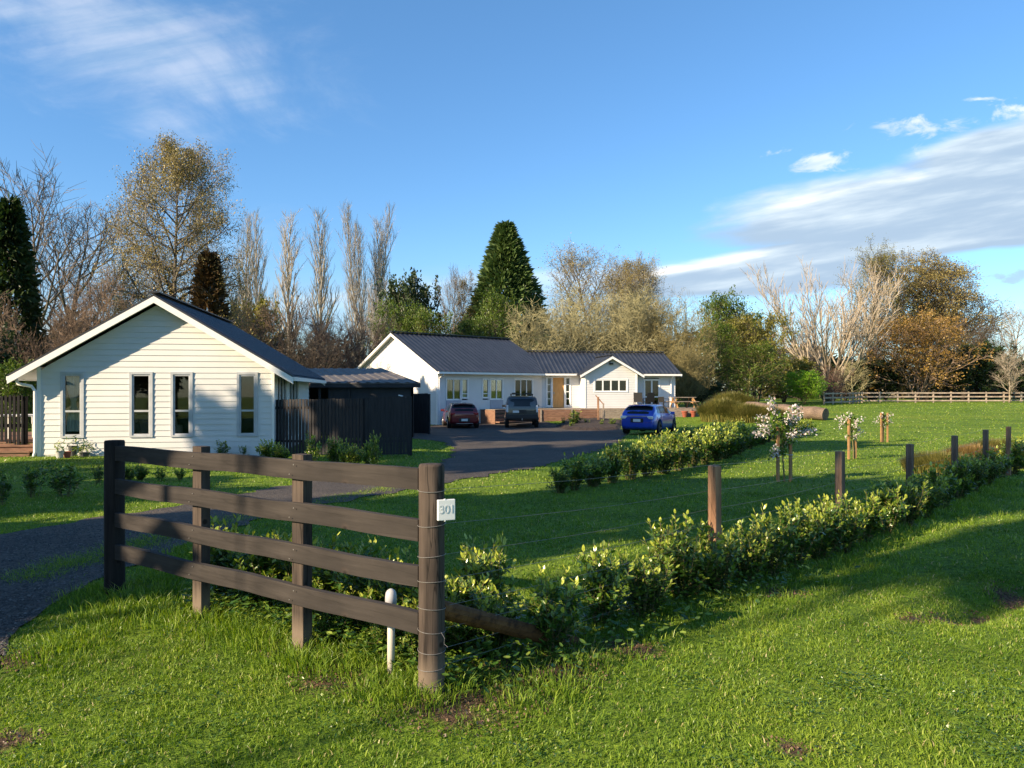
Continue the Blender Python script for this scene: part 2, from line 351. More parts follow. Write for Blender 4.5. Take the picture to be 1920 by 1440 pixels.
def gravelmat():
    m = bpy.data.materials.new('dark_gravel'); m.use_nodes = True; nt = m.node_tree; nt.nodes.clear(); L = nt.links
    out = nt.nodes.new('ShaderNodeOutputMaterial'); b = nd(nt, 'ShaderNodeBsdfPrincipled', Roughness=.85); b.inputs['Specular IOR Level'].default_value = .3
    L.new(b.outputs[0], out.inputs[0]); tc = nt.nodes.new('ShaderNodeTexCoord'); co = tc.outputs['Object']
    v = nd(nt, 'ShaderNodeTexVoronoi', Scale=42); L.new(co, v.inputs['Vector'])
    n = nd(nt, 'ShaderNodeTexNoise', Scale=.7, Detail=7, Roughness=.65); L.new(co, n.inputs['Vector'])
    st = ramp(nt, v.outputs['Color'], [(.2, (.045, .038, .032)), (.8, (.10, .088, .076))])
    tr = ramp(nt, n.outputs[0], [(.35, (.75, .75, .8)), (.65, (1.3, 1.25, 1.2))])
    mx = nd(nt, 'ShaderNodeMix'); mx.data_type = 'RGBA'; mx.blend_type = 'MULTIPLY'; mx.inputs[0].default_value = 1
    L.new(st, mx.inputs[6]); L.new(tr, mx.inputs[7]); L.new(mx.outputs[2], b.inputs['Base Color'])
    bp = nd(nt, 'ShaderNodeBump', Strength=.8, Distance=.02); L.new(v.outputs['Distance'], bp.inputs['Height']); L.new(bp.outputs[0], b.inputs['Normal'])
    return m
M['gravel'] = gravelmat()
tag(dm.build('driveway', M['gravel']), kind='structure')

# loose stones on the near gravel
sm_ = MB(); pts = nrs.uniform([-5.6, 3.0], [-1.5, 9.5], (26000, 2)); keep = inpoly(pts[:, 0], pts[:, 1], DRIVE[::2]) & (nrs.rand(len(pts)) < np.clip(1.5 - pts[:, 1] / 9, .1, 1)) & (pts[:, 0] > -.75 * pts[:, 1] - .6)
pts = pts[keep]; n = len(pts); r = nrs.uniform(.004, .013, n)
oc = np.array([(1, 0, 0), (0, 1, 0), (-1, 0, 0), (0, -1, 0), (0, 0, .8), (0, 0, -.3)])
V = oc[None] * r[:, None, None] * nrs.uniform(.7, 1.3, (n, 6, 1)); V[:, :, 0] += pts[:, 0:1]; V[:, :, 1] += pts[:, 1:2]; V[:, :, 2] += (gz(pts[:, 0], pts[:, 1]) + .014)[:, None]
fc = np.array([(0, 1, 4), (1, 2, 4), (2, 3, 4), (3, 0, 4), (1, 0, 5), (2, 1, 5), (3, 2, 5), (0, 3, 5)])
sm_.raw(V.reshape(-1, 3), [(fc[None] + (np.arange(n) * 6)[:, None, None]).reshape(-1, 3)])
M['stones'] = leafmat('gravel_stones', [(0, (.04, .037, .035)), (.6, (.09, .083, .078)), (1, (.17, .16, .15))], trans=0, tintw=0, rough=.8)
tag(sm_.build('gravel_stones', M['stones']), 'loose dark grey gravel lying on the near driveway', 'gravel', kind='stuff')
SUN_EL = 26; EXPO = 1.12; CLOUD = .74
SHADERS = [
 ('shade', -8.75, -12, 12.4, 6.3, 'tall narrow evergreen tree left behind the photographer, nearest'),
 ('shade', -15, -16, 9.0, 10, 'broad evergreen tree beside the road left of the photographer'),
 ('shade', -19.6, -22, 11.5, 5.6, 'evergreen tree farther left beyond the road'),
 ('shadehigh', -17.8, -14, 20, 8, 'tall high-crowned evergreen beyond the road on the left'),
 ('shadetop', -36.3, -14, 22, 6.5, 'tall high-crowned evergreen farther out beyond the left edge of the photo'),
 ('shadehigh', -5.15, -12, 15, .9, 'very slim high-crowned evergreen behind the photographer'),
 ('shadetop', -30, -11, 21.5, 10, 'tall high-crowned evergreen beyond the left edge of the photo'),
 ('shade', -22.3, -16, 12.6, 3.2, 'slim evergreen left of the road'),
 ('shade', -43.5, -4, 15.6, 7, 'unseen evergreen tree added to shade the farmhouse gable, far out on the left'),  # unseen tree, added to cast shade on the farmhouse gable
 ('shadehigh', -3.45, -14.5, 18.6, 1.7, 'slim high-crowned evergreen behind the photographer'),
 ('shadehigh', -5.9, -11, 19, 3.0, 'high-crowned evergreen behind the photographer, second from the road'),
]
# ------------------------------------------------------------------ plants: generic growth
def perp(d, rg):
    a = Vector((rg.gauss(0, 1), rg.gauss(0, 1), rg.gauss(0, 1))); a -= d * a.dot(d)
    return a.normalized()
def limb(p, d, L, n, wig, up, rg):
    pts = [p.copy()]; d = d.normalized(); q = p.copy()
    for i in range(n):
        d = (d + perp(d, rg) * wig + Vector((0, 0, up / n))).normalized(); q = q + d * (L / n); pts.append(q.copy())
    return pts, d
def along(pts, t):
    x = t * (len(pts) - 1); i = min(int(x), len(pts) - 2); return pts[i].lerp(pts[i + 1], x - i), (pts[i + 1] - pts[i]).normalized()
def tree_mesh(seed, H=10, r0=.2, nch=(16, 8, 7), ang=(55, 45, 40), lr=(.4, .5, .45), up=(.5, .3, .2), wig=(.05, .12, .16, .2), start=.25,
              env=lambda f: 1, stems=1, lean=0, trunk_frac=1.0, twig=.02, tipsper=3, rlo=.6):
    """returns (wood of trunk and limbs, wood of branches and twigs, tip points)"""
    rg = random.Random(seed); W = MB(); B = MB(); tips = []
    trunks = []
    for s in range(stems):
        if stems == 1: d = Vector((0, 0, 1)); L = H * trunk_frac
        else:
            a = 2 * math.pi * (s + rg.random() * .6) / stems; l = lean * rg.uniform(.4, 1.1); d = Vector((math.cos(a) * math.sin(l), math.sin(a) * math.sin(l), math.cos(l))); L = H * trunk_frac * rg.uniform(.8, 1.02)
        base = Vector((rg.uniform(-.1, .1), rg.uniform(-.1, .1), -.15)) if stems > 1 else Vector((0, 0, -.15))
        pts, _ = limb(base, d, L + .15, 9, wig[0], (0.25 if stems > 1 else 0), rg)
        rr = r0 * (1 if stems == 1 else .62)
        rad = [rr * (1 - .93 * (i / 9) ** .9) * (1.35 if i == 0 else 1) + twig * .5 for i in range(10)]
        W.tube(pts, rad, 7); trunks.append((pts, rad, L))
    for pts, rad, L in trunks:
        n1 = nch[0] // (1 if stems == 1 else max(1, stems // 2)); ph = rg.random() * 6
        for i in range(n1):
            f = start + (1 - start) * ((i + rg.uniform(.1, .9)) / n1); f = min(f, .985)
            p, td = along(pts, f); ph += 2.4 + rg.uniform(-.5, .5)
            a = R(ang[0] * rg.uniform(.75, 1.2)) * (1.1 - .35 * f); x = Vector((math.cos(ph), math.sin(ph), 0)); x -= td * x.dot(td); x.normalize()
            d1 = td * math.cos(a) + x * math.sin(a); L1 = H * lr[0] * env(f) * rg.uniform(.75, 1.15)
            p1, e1 = limb(p, d1, L1, 5, wig[1], up[0], rg); r1 = max(twig, min(rad[min(9, int(f * 9))] * .6, .055 * L1 * .5 + .01))
            W.tube(p1, [r1 * (1 - .75 * k / 5) + twig * .25 for k in range(6)], 5)
            n2 = max(2, int(nch[1] * (.5 + .5 * L1 / (H * lr[0] + 1e-6))))
            for j in range(n2):
                t = .18 + .82 * (j + rg.uniform(.2, .9)) / n2; t = min(t, 1); p, td2 = along(p1, t)
                d2 = (td2 * math.cos(R(ang[1])) + perp(td2, rg) * math.sin(R(ang[1]))).normalized(); L2 = L1 * lr[1] * (1.15 - .55 * t) * rg.uniform(.7, 1.2)
                p2, e2 = limb(p, d2, L2, 3, wig[2], up[1], rg); r2 = max(twig * .8, r1 * .42)
                B.tube(p2, [r2 * (1 - .6 * k / 3) for k in range(4)], 3, cap=False)
                for q in range(nch[2]):
                    t = .15 + .85 * (q + rg.random()) / nch[2]; p, td3 = along(p2, min(t, 1))
                    d3 = (td3 * math.cos(R(ang[2])) + perp(td3, rg) * math.sin(R(ang[2]))).normalized(); L3 = L2 * lr[2] * rg.uniform(.6, 1.3) + .15
                    p3, e3 = limb(p, d3, L3, 2, wig[3], up[2], rg)
                    B.tube(p3, [twig * .75, twig * .55, twig * .35], 3, cap=False)
                    for w in range(tipsper): tips.append(tuple(p3[1].lerp(p3[2], rg.random())))
                    tips.append(tuple(p3[2]))
    return W, B, np.array(tips)
def cards(mb, P, size, rs, elong=1.6, dirs=None, wide=.5, jitter=0, tint=None):
    n = len(P); P = P + rs.normal(0, 1, (n, 3)) * jitter
    d = rs.normal(0, 1, (n, 3))
    if dirs is not None: d = d * .45 + dirs
    d /= np.linalg.norm(d, axis=1)[:, None] + 1e-9
    s = np.cross(d, rs.normal(0, 1, (n, 3))); s /= np.linalg.norm(s, axis=1)[:, None] + 1e-9
    sz = size * rs.uniform(.55, 1.35, n)[:, None]
    V = np.stack([P, P + d * sz * elong * .5 + s * sz * wide, P + d * sz * elong, P + d * sz * elong * .5 - s * sz * wide], 1).reshape(-1, 3)
    mb.raw(V, [np.arange(n * 4).reshape(-1, 4)], None if tint is None else np.repeat(tint, 4))
BARK = {
 'grey': mat('grey_bark', (.10, .085, .07), (.19, .165, .135), rough=.9, scale=3, obj_rand=.15),
 'brown': mat('brown_bark', (.13, .09, .06), (.24, .165, .11), rough=.9, scale=2, obj_rand=.2),
 'dark': mat('dark_bark', (.045, .035, .026), (.09, .07, .05), rough=.9, scale=3, obj_rand=.15),
 'lichen': mat('lichen_bark', (.19, .175, .085), (.32, .29, .15), rough=.95, scale=2.5, obj_rand=.12),
 'silver': mat('silver_bark', (.24, .195, .14), (.38, .32, .24), rough=.85, scale=2, obj_rand=.08),
 'pale': mat('pale_twig', (.27, .24, .20), (.38, .34, .28), rough=.9, scale=2, obj_rand=.08),
 'olive': mat('olive_bark', (.12, .10, .04), (.21, .18, .07), rough=.9, scale=2, obj_rand=.15),
 'reddish': mat('reddish_twig', (.13, .07, .045), (.21, .12, .08), rough=.9, scale=2, obj_rand=.15)}
LEAF = {
 'green': leafmat('fresh_green_leaves', [(0, (.030, .060, .008)), (.5, (.085, .140, .014)), (1, (.18, .23, .028))], trans=.3, big=.35),
 'darkgreen': leafmat('dark_evergreen_leaves', [(0, (.010, .022, .007)), (.5, (.026, .050, .012)), (1, (.065, .095, .024))], trans=.15, big=.5),
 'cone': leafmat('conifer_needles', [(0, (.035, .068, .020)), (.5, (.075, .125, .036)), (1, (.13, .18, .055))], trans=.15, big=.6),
 'brownneedle': leafmat('brown_needles', [(0, (.035, .022, .012)), (.5, (.08, .05, .022)), (1, (.12, .08, .03))], trans=.1, big=.8),
 'olive': leafmat('olive_young_leaves', [(0, (.11, .11, .02)), (.5, (.20, .19, .035)), (1, (.29, .26, .055))], trans=.3, big=.4),
 'orange': leafmat('orange_brown_leaves', [(0, (.17, .10, .025)), (.5, (.30, .18, .045)), (1, (.38, .27, .07))], trans=.25, big=.35),
 'rust': leafmat('rusty_catkins', [(0, (.16, .13, .045)), (.5, (.27, .215, .07)), (1, (.37, .31, .11))], trans=.2, big=.4),
 'lime': leafmat('lime_leaves', [(0, (.14, .30, .012)), (.5, (.26, .48, .02)), (1, (.38, .60, .04))], trans=.35, big=1.2),
 'maroon': leafmat('maroon_buds', [(0, (.05, .022, .02)), (.5, (.10, .05, .045)), (1, (.16, .09, .07))], trans=.15, big=.8),
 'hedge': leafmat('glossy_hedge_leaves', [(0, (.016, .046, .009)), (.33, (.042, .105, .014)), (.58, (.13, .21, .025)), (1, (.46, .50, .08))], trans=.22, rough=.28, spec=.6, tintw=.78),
 'blossom': leafmat('white_blossom', [(0, (.55, .42, .40)), (.5, (.72, .64, .60)), (1, (.80, .78, .74))], trans=.25, tintw=0)}
PROTO = {}
def make_proto(key, kind, W, B, leaves=None, wm='grey', lm=None, rootlabel=''):
    root = thing(kind, (0, 0, 0), rootlabel, 'tree', local=True)
    W.build('trunk', BARK[wm], root, smooth=True)
    if B is not None and B.n:
        c = B.build('crown' if leaves is None else 'branches', BARK[wm], root)
    if leaves is not None:
        leaves.build('crown', LEAF[lm], root, tint=True)
    reg(root); PROTO[key] = [root, False]
    return root
def place(key, loc, sc, label, cat, group=None, rz=None, wood_m=None, leaf_m=None, name=None):
    root, used = PROTO[key]
    if used: o = copy_tree(root)
    else: o = root; PROTO[key][1] = True
    if name and o is not root: o.name = name
    o.location = loc; o.scale = sc; o.rotation_euler = (0, 0, rnd.uniform(0, 6.28) if rz is None else rz)
    for k in ('group',):
        if k in o: del o[k]
    tag(o, label, cat, group)
    for ch in [q for q in bpy.data.objects if q.parent == o] if (wood_m or leaf_m or not used) else []:
        if not ch.material_slots: continue
        isleaf = ch.data.materials[0].name in [l.name for l in LEAF.values()]
        mm = LEAF[leaf_m] if (isleaf and leaf_m) else (BARK[wood_m] if (not isleaf and wood_m) else None)
        if mm: ch.material_slots[0].link = 'OBJECT'; ch.material_slots[0].material = mm
    return o
rs0 = np.random.RandomState(5)
round_env = lambda f: math.sin(math.pi * min(1, .12 + f * .85)) ** .6
# bare broadleaf trees, three shapes
for k, (sd, st) in enumerate([(1, .18), (2, .22), (3, .15)]):
    W, B, T = tree_mesh(sd, 10, .17, nch=(20, 9, 8), ang=(52, 42, 42), lr=(.44, .5, .5), up=(.9, .4, .3), start=st, env=round_env, twig=.016)
    make_proto('bare%d' % k, 'bare_tree', W, B)
# twiggy multi-stem thickets
for k, sd in enumerate((11, 12, 13)):
    W, B, T = tree_mesh(sd, 10, .16, nch=(30, 8, 8), ang=(40, 45, 50), lr=(.34, .55, .55), up=(.5, .3, .2), start=.12, env=lambda f: 1.1 - .3 * f, stems=6, lean=.55, trunk_frac=.85, twig=.022, wig=(.12, .18, .22, .25))
    make_proto('thicket%d' % k, 'bare_tree', W, B, wm='brown')
# lichen tree: wide crooked crown
for k, sd in enumerate((21, 22)):
    W, B, T = tree_mesh(sd, 10, .2, nch=(30, 10, 8), ang=(48, 50, 55), lr=(.42, .5, .5), up=(.6, .3, .2), start=.12, env=lambda f: 1.15 - .35 * f, stems=5, lean=.75, trunk_frac=.82, twig=.024, wig=(.12, .2, .28, .3))
    make_proto('lichen%d' % k, 'bare_tree', W, B, wm='lichen')
# silver vase tree
W, B, T = tree_mesh(31, 10, .26, nch=(40, 7, 5), ang=(26, 26, 26), lr=(.46, .42, .45), up=(.9, .5, .4), start=.3, env=lambda f: 1.05 - .3 * f, stems=8, lean=.68, trunk_frac=.9, twig=.02, wig=(.07, .09, .12, .15))
make_proto('vase', 'bare_tree', W, B, wm='silver')
# tall larch with level branches and a thin haze of young needles
W, B, T = tree_mesh(41, 10, .17, nch=(52, 13, 9), ang=(84, 50, 55), lr=(.36, .4, .5), up=(.35, .0, -.1), start=.14,
    env=lambda f: (1.05 - .15 * (f - .2)) if f < .62 else max(.12, 1.0 - (f - .62) * 2.1), twig=.009, wig=(.03, .10, .16, .2), tipsper=2)
lv = MB(); cards(lv, np.repeat(T, 5, 0), .040, rs0, jitter=.11)
make_proto('larch', 'larch_tree', W, B, lv, 'olive', 'rust')
# poplars
for k, sd in enumerate((51, 52)):
    W, B, T = tree_mesh(sd, 10, .09, nch=(40, 6, 4), ang=(20, 20, 20), lr=(.19, .5, .5), up=(1.1, .8, .5), start=.14, env=lambda f: .75 + .5 * math.sin(math.pi * f) - .35 * f, stems=1 + k * 2, lean=.12, twig=.0072, wig=(.015, .05, .1, .1))
    make_proto('poplar%d' % k, 'poplar_tree', W, B, wm='pale')
# alder-like tall trees with sparse leaf
for k, sd in enumerate((61, 62)):
    W, B, T = tree_mesh(sd, 10, .16, nch=(34, 10, 7), ang=(60, 48, 45), lr=(.36, .5, .5), up=(.5, .2, .1), start=.22, env=lambda f: max(.25, 1.15 - .75 * f), twig=.013, stems=1 + k * 2, lean=.3)
    lv = MB(); cards(lv, np.repeat(T, 2, 0), .055, rs0, jitter=.09)
    make_proto('alder%d' % k, 'alder_tree', W, B, lv, 'dark', 'rust')
# leafy broadleaf crowns
def leafy(sd, key, name, dens=1.0, size=.13, wm='dark', lm='green', stems=1, H=10, spread=.42, start=.12, per=3):
    W, B, T = tree_mesh(sd, H, .17, nch=(26, 8, 5), ang=(58, 50, 50), lr=(spread, .5, .5), up=(.6, .3, .1), start=start, env=lambda f: math.sin(math.pi * min(1, .2 + f * .78)) ** .5, stems=stems, lean=.45, twig=.016, tipsper=per)
    rs = np.random.RandomState(sd); P = np.repeat(T, 2, 0); P = P[rs.rand(len(P)) < dens]
    lv = MB(); cards(lv, P, size, rs, jitter=.13); make_proto(key, name, W, B, lv, wm, lm)
leafy(71, 'leafy0', 'leafy_tree'); leafy(72, 'leafy1', 'leafy_tree', stems=3)
leafy(73, 'leafy2', 'leafy_tree', stems=4, size=.2, dens=1.0, lm='darkgreen')
leafy(75, 'orange', 'round_tree', dens=.95, size=.12, lm='orange', wm='brown', stems=4, spread=.46)
for k, sd in enumerate((65, 66)):
    W, B, T = tree_mesh(sd, 10, .16, nch=(26, 9, 8), ang=(50, 45, 45), lr=(.40, .5, .5), up=(.8, .3, .2), start=.2, env=round_env, twig=.012, stems=1 + k * 2, lean=.35)
    lv = MB(); cards(lv, np.repeat(T, 2, 0), .048, rs0, jitter=.12)
    make_proto('hazy%d' % k, 'hazy_tree', W, B, lv, 'grey', 'rust')
# conifers: needle sprays on drooping boughs
def conifer(sd, key, name, prof, n=9000, size=.34, lm='cone', gap=0, tiers=0):
    rs = np.random.RandomState(sd); W = MB(); W.tube([(0, 0, -.15), (0, 0, 5), (0, 0, 9.6)], [.22, .12, .02], 7)
    f = rs.rand(n) ** .85; az = rs.rand(n) * 6.283
    lump = 1 + .12 * np.sin(az * 3 + f * 9) + .10 * np.sin(az * 7 - f * 23) + .07 * np.sin(az * 13 + f * 41)
    if tiers: lump *= .78 + .32 * np.abs(np.sin(f * tiers * math.pi + .6 * np.sin(az * 3)))
    Rr = np.array([prof(a) for a in f]) * lump; q = rs.rand(n); rad = Rr * np.where(q < .72, rs.uniform(.82, 1.04, n), rs.uniform(.25, .9, n))
    P = np.stack([np.cos(az) * rad, np.sin(az) * rad, f * 10 - rad * .12 + rs.normal(0, .06, n)], 1)
    out = np.stack([np.cos(az), np.sin(az), np.full(n, .55 if not tiers else -.15)], 1)
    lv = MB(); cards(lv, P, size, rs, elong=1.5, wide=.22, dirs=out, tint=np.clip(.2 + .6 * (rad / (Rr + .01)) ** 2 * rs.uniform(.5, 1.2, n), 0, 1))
    Bm = MB()
    for i in range(40):
        ff = .08 + .85 * i / 40; a = i * 2.4; r = prof(ff) * .85; Bm.tube([(0, 0, ff * 10), (math.cos(a) * r, math.sin(a) * r, ff * 10 + .1)], [.05, .015], 3, cap=False)
    make_proto(key, name, W, Bm, lv, 'dark', lm)
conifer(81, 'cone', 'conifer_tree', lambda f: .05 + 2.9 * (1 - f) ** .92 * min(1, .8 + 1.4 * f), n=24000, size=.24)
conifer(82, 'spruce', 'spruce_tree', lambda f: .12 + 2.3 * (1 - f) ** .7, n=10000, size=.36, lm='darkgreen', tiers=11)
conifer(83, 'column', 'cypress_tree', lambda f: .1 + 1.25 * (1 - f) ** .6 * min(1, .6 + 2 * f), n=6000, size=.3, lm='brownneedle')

# hedge shrubs (built 1 m tall): shoots carrying spirals of folded oval leaves, pale at the tips
def leaf_blades(mb, P, D, U, size, tint):
    """folded oval leaf: base, two sides, mid, tip"""
    n = len(P); S = np.cross(D, U); S /= np.linalg.norm(S, axis=1)[:, None] + 1e-9; N = np.cross(S, D); sz = size[:, None]
    b = P; t = P + D * sz; m = P + D * sz * .5 - N * sz * .07
    l1 = P + D * sz * .28 + S * sz * .24; l2 = P + D * sz * .68 + S * sz * .22; r1 = P + D * sz * .28 - S * sz * .24; r2 = P + D * sz * .68 - S * sz * .22
    V = np.stack([b, l1, l2, t, r2, r1, m], 1).reshape(-1, 3); k = np.arange(n)[:, None] * 7
    mb.raw(V, [np.concatenate([k + np.array([[0, 6, 2, 1]]), k + np.array([[0, 5, 4, 6]])]), np.concatenate([k + np.array([[6, 3, 2]]), k + np.array([[6, 4, 3]])])], np.repeat(tint, 7))
def shrub(sd, key, shoots=26, leaves=42, spread=.42, size=.062, upright=.6, lo=.1):
    rg = random.Random(sd); rs = np.random.RandomState(sd); St = MB(); P = []; D = []; T = []
    for i in range(shoots):
        a = rg.random() * 6.28; r = math.sqrt(rg.random()) * .1; hgt = rg.uniform(.55, 1.0)
        out = spread * math.sqrt(rg.random()) / max(hgt, .4) * .9; d = Vector((math.cos(a) * out, math.sin(a) * out, 1)).normalized()
        pts, e = limb(Vector((math.cos(a) * r, math.sin(a) * r, -.04)), d, hgt * 1.04, 6, .13, upright, rg)
        St.tube(pts, [.009 * (1 - .7 * k / 6) for k in range(7)], 4)
        sub = [(pts, 1.0)]
        for q in range(4):
            p, td = along(pts, rg.uniform(.25, .8)); dd = (td * .6 + perp(td, rg) * .8).normalized(); p2, e2 = limb(p, dd, rg.uniform(.12, .26), 3, .15, .5, rg); St.tube(p2, [.004, .003, .003, .002], 3); sub.append((p2, .45))
        for (pp, w) in sub:
            n = int(leaves * w * .55)
            for j in range(n):
                t = (lo if w == 1 else .1) + (1 - lo) * (j + rg.random()) / n; t = min(t, 1); p, td = along(pp, t); az = j * 2.4
                x = Vector((math.cos(az), math.sin(az), 0)); x -= td * x.dot(td); x.normalize(); k = .95 - .55 * max(0, (t - .6) / .4)
                dd = (td * (1.15 - k) + x * k + Vector((0, 0, rg.uniform(-.15, .25)))).normalized(); P.append(tuple(p)); D.append(tuple(dd))
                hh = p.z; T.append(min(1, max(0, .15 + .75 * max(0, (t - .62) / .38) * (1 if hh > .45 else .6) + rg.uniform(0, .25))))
    P = np.array(P); D = np.array(D); n = len(P); U = np.tile([0, 0, 1.], (n, 1)) + rs.normal(0, .35, (n, 3))
    lv = MB(); leaf_blades(lv, P, D, U, size * rs.uniform(.6, 1.25, n), np.array(T))
    root = thing('hedge_shrub', (0, 0, 0), '', 'shrub', local=True)
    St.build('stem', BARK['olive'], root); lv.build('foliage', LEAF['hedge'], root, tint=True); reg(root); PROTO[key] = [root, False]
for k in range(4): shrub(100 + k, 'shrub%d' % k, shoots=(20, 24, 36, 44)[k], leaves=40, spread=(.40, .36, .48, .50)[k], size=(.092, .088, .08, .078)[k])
for k in range(3): shrub(110 + k, 'sparse%d' % k, shoots=8 + k, leaves=40, spread=.3, size=.095, lo=.15)
for k in range(2): shrub(120 + k, 'wide%d' % k, shoots=52, leaves=40, spread=.75, size=.07)

# very full evergreen for the trees behind the photographer
leafy(79, 'shade', 'evergreen_tree', size=.42, stems=1, lm='darkgreen', dens=1.0, start=.05, spread=.34)
leafy(78, 'shadehigh', 'evergreen_tree', size=.42, stems=1, lm='darkgreen', dens=1.0, start=.55, spread=.30)
leafy(77, 'shadetop', 'evergreen_tree', size=.45, stems=1, lm='darkgreen', dens=1.0, start=.74, spread=.22)
# ------------------------------------------------------------------ building helpers (plan line P, unit direction d, outward normal n)
class Line:
    def __init__(s, P, d, n): s.P = Vector(P[:2]); s.d = Vector(d[:2]).normalized(); s.n = Vector(n[:2]).normalized()
    def at(s, a, z, o=0): q = s.P + s.d * a + s.n * o; return (q.x, q.y, z)
    def px(s, p): return s_of(s.P, s.d, p)
    def z(s, py, a): q = s.P + s.d * a; return zAt(py, q.y)
def lbox(mb, L, a0, a1, z0, z1, o0, o1):
    mb.hexa([L.at(a0, z0, o1), L.at(a1, z0, o1), L.at(a1, z0, o0), L.at(a0, z0, o0), L.at(a0, z1, o1), L.at(a1, z1, o1), L.at(a1, z1, o0), L.at(a0, z1, o0)])
def boards(name, L, a0, a1, z0, z1, openings, parent, gable=None, h=.17, vertical=False, matk='white'):
    """lapped weatherboards as real courses; gable=(apex_a, apex_z, slope) clips them under the roof"""
    mb = MB(); z = z0
    top = z1 if gable is None else gable[1]
    while z < top - .01:
        zb, zt = z, min(z + h, top)
        if gable:
            def lim(zz):
                if zz <= z1: return a0, a1
                w = (gable[1] - zz) / gable[2]; return max(a0, gable[0] - w), min(a1, gable[0] + w)
            lb, rb = lim(zb); lt, rt = lim(zt)
        else: lb = lt = a0; rb = rt = a1
        segs = [(lb, rb, lt, rt)]
        for (p, q, u, v) in openings:
            if zt <= u + .02 or zb >= v - .02: continue
            ns = []
            for s in segs:
                if q <= s[0] or p >= s[1]: ns.append(s); continue
                if p > s[0]: ns.append((s[0], p, s[2], p))
                if q < s[1]: ns.append((q, s[1], q, s[3]))
            segs = ns
        for (b0, b1, t0, t1) in segs:
            if b1 - b0 < .01: continue
            p = [L.at(b0, zb, .019), L.at(b1, zb, .019), L.at(b1, zb, -.11), L.at(b0, zb, -.11), L.at(t0, zt, .002), L.at(t1, zt, .002), L.at(t1, zt, -.11), L.at(t0, zt, -.11)]
            mb.hexa(p)
        z += h
    return mb.build(name, M[matk], parent)
def window(L, a0, a1, z0, z1, parent, cols=1, rows=None, name='window', trim=.07, fm='frame', bars=.045, trimmat=True, glass='glass', depth=.03):
    f = MB()
    t = trim
    for (p, q, u, v) in ((a0 - t, a1 + t, z1, z1 + t), (a0 - t, a1 + t, z0 - t * .8, z0), (a0 - t, a0, z0, z1), (a1, a1 + t, z0, z1)):
        lbox(f, L, p, q, u, v, -.06, depth + .012)
    b = bars
    lbox(f, L, a0, a1, z1 - b, z1, -.04, depth - .01); lbox(f, L, a0, a1, z0, z0 + b, -.04, depth - .01)
    lbox(f, L, a0, a0 + b, z0 + b, z1 - b, -.04, depth - .01); lbox(f, L, a1 - b, a1, z0 + b, z1 - b, -.04, depth - .01)
    for c in range(1, cols):
        x = a0 + (a1 - a0) * c / cols; lbox(f, L, x - b * .8, x + b * .8, z0 + b, z1 - b, -.04, depth - .012)
    for r in (rows or []):
        zz = z0 + (z1 - z0) * r; lbox(f, L, a0 + b, a1 - b, zz - b * .6, zz + b * .6, -.038, depth - .014)
    fo = f.build(name, M[fm], parent)
    g = MB(); lbox(g, L, a0 + .01, a1 - .01, z0 + .01, z1 - .01, -.02, -.014); g.build('pane', M[glass], fo)
    return fo
def ribroof(name, e0, e1, r0, r1, parent, spacing=.29, matk='roofing', rib=.035, th=.05):
    """sheet roofing between the eave line e0-e1 and the ridge line r0-r1, with trapezoid ribs running up the slope"""
    e0, e1, r0, r1 = map(Vector, (e0, e1, r0, r1)); up = (e1 - e0).cross(r0 - e0).normalized()
    if up.z < 0: up = -up
    n = max(2, int((e1 - e0).length / spacing)); mb = MB(); A = []
    for i in range(n):
        for u, hgt in ((0, 0), (.42, 0), (.54, 1), (.80, 1), (.92, 0)): A.append(((i + u) / n, hgt * rib))
    A.append((1, 0)); V = []
    for (u, hh) in A:
        V.append(tuple(e0.lerp(e1, u) + up * hh)); V.append(tuple(r0.lerp(r1, u) + up * hh))
    k = len(A); top = [[2 * i, 2 * i + 2, 2 * i + 3, 2 * i + 1] for i in range(k - 1)]
    mb.raw(V, [top])
    d = up * -th
    mb.poly([tuple(e0 + d), tuple(r0 + d), tuple(r1 + d), tuple(e1 + d)])
    for a, b in ((e0, e1), (r0, r1), (e0, r0), (e1, r1)): mb.poly([tuple(a), tuple(b), tuple(b + d), tuple(a + d)])
    return mb.build(name, M[matk], parent)
def quadslab(mb, pts, th):
    pts = [Vector(p) for p in pts]; n = (pts[1] - pts[0]).cross(pts[2] - pts[0]).normalized()
    if n.z > 0: n = -n
    mb.hexa([tuple(p + n * th) for p in pts] + [tuple(p) for p in pts])

# ------------------------------------------------------------------ cottage on the left
d1 = Vector((math.cos(R(8.4)), math.sin(R(8.4)))); n1 = Vector((d1.y, -d1.x)); dep = Vector((-d1.y, d1.x))
cc = Vector((-10.1, 22.1)); HW = 3.17; LEN = 9.0
A = cc - d1 * HW; Bc = cc + d1 * HW
hb = -.40
cot = thing('cottage', (cc.x, cc.y, g1(cc.x, cc.y)), 'small white weatherboard cottage with dark gable roof and four tall narrow windows, at the left', 'house')
FR = Line(A, d1, n1); SL = .60; apz = 4.23; over = .45; eo = .62
wz0, wz1 = FR.z(816, HW), FR.z(702, HW)
wins = [(FR.px(a + 3), FR.px(b - 3), wz0, wz1) for a, b in ((116, 156), (245, 285), (322, 360), (446, 482))]
wallz = apz - .22 - HW * SL
boards('front_wall', FR, 0, 2 * HW, hb, wallz, wins, cot, gable=(HW, apz - .20, SL), h=.165)
for k, w in enumerate(wins): window(FR, *w, cot, rows=[.40])
RW_ = Line(Bc, dep, d1); LWl = Line(A, dep, -d1); BK = Line(A + dep * LEN, d1, dep)
rw = [(.55, 2.6, -.05, 2.0), (3.2, 5.6, -.05, 2.0)]
boards('side_wall', RW_, 0, LEN, hb, wallz, rw, cot)
for w in rw: window(RW_, *w, cot, cols=3, fm='trim')
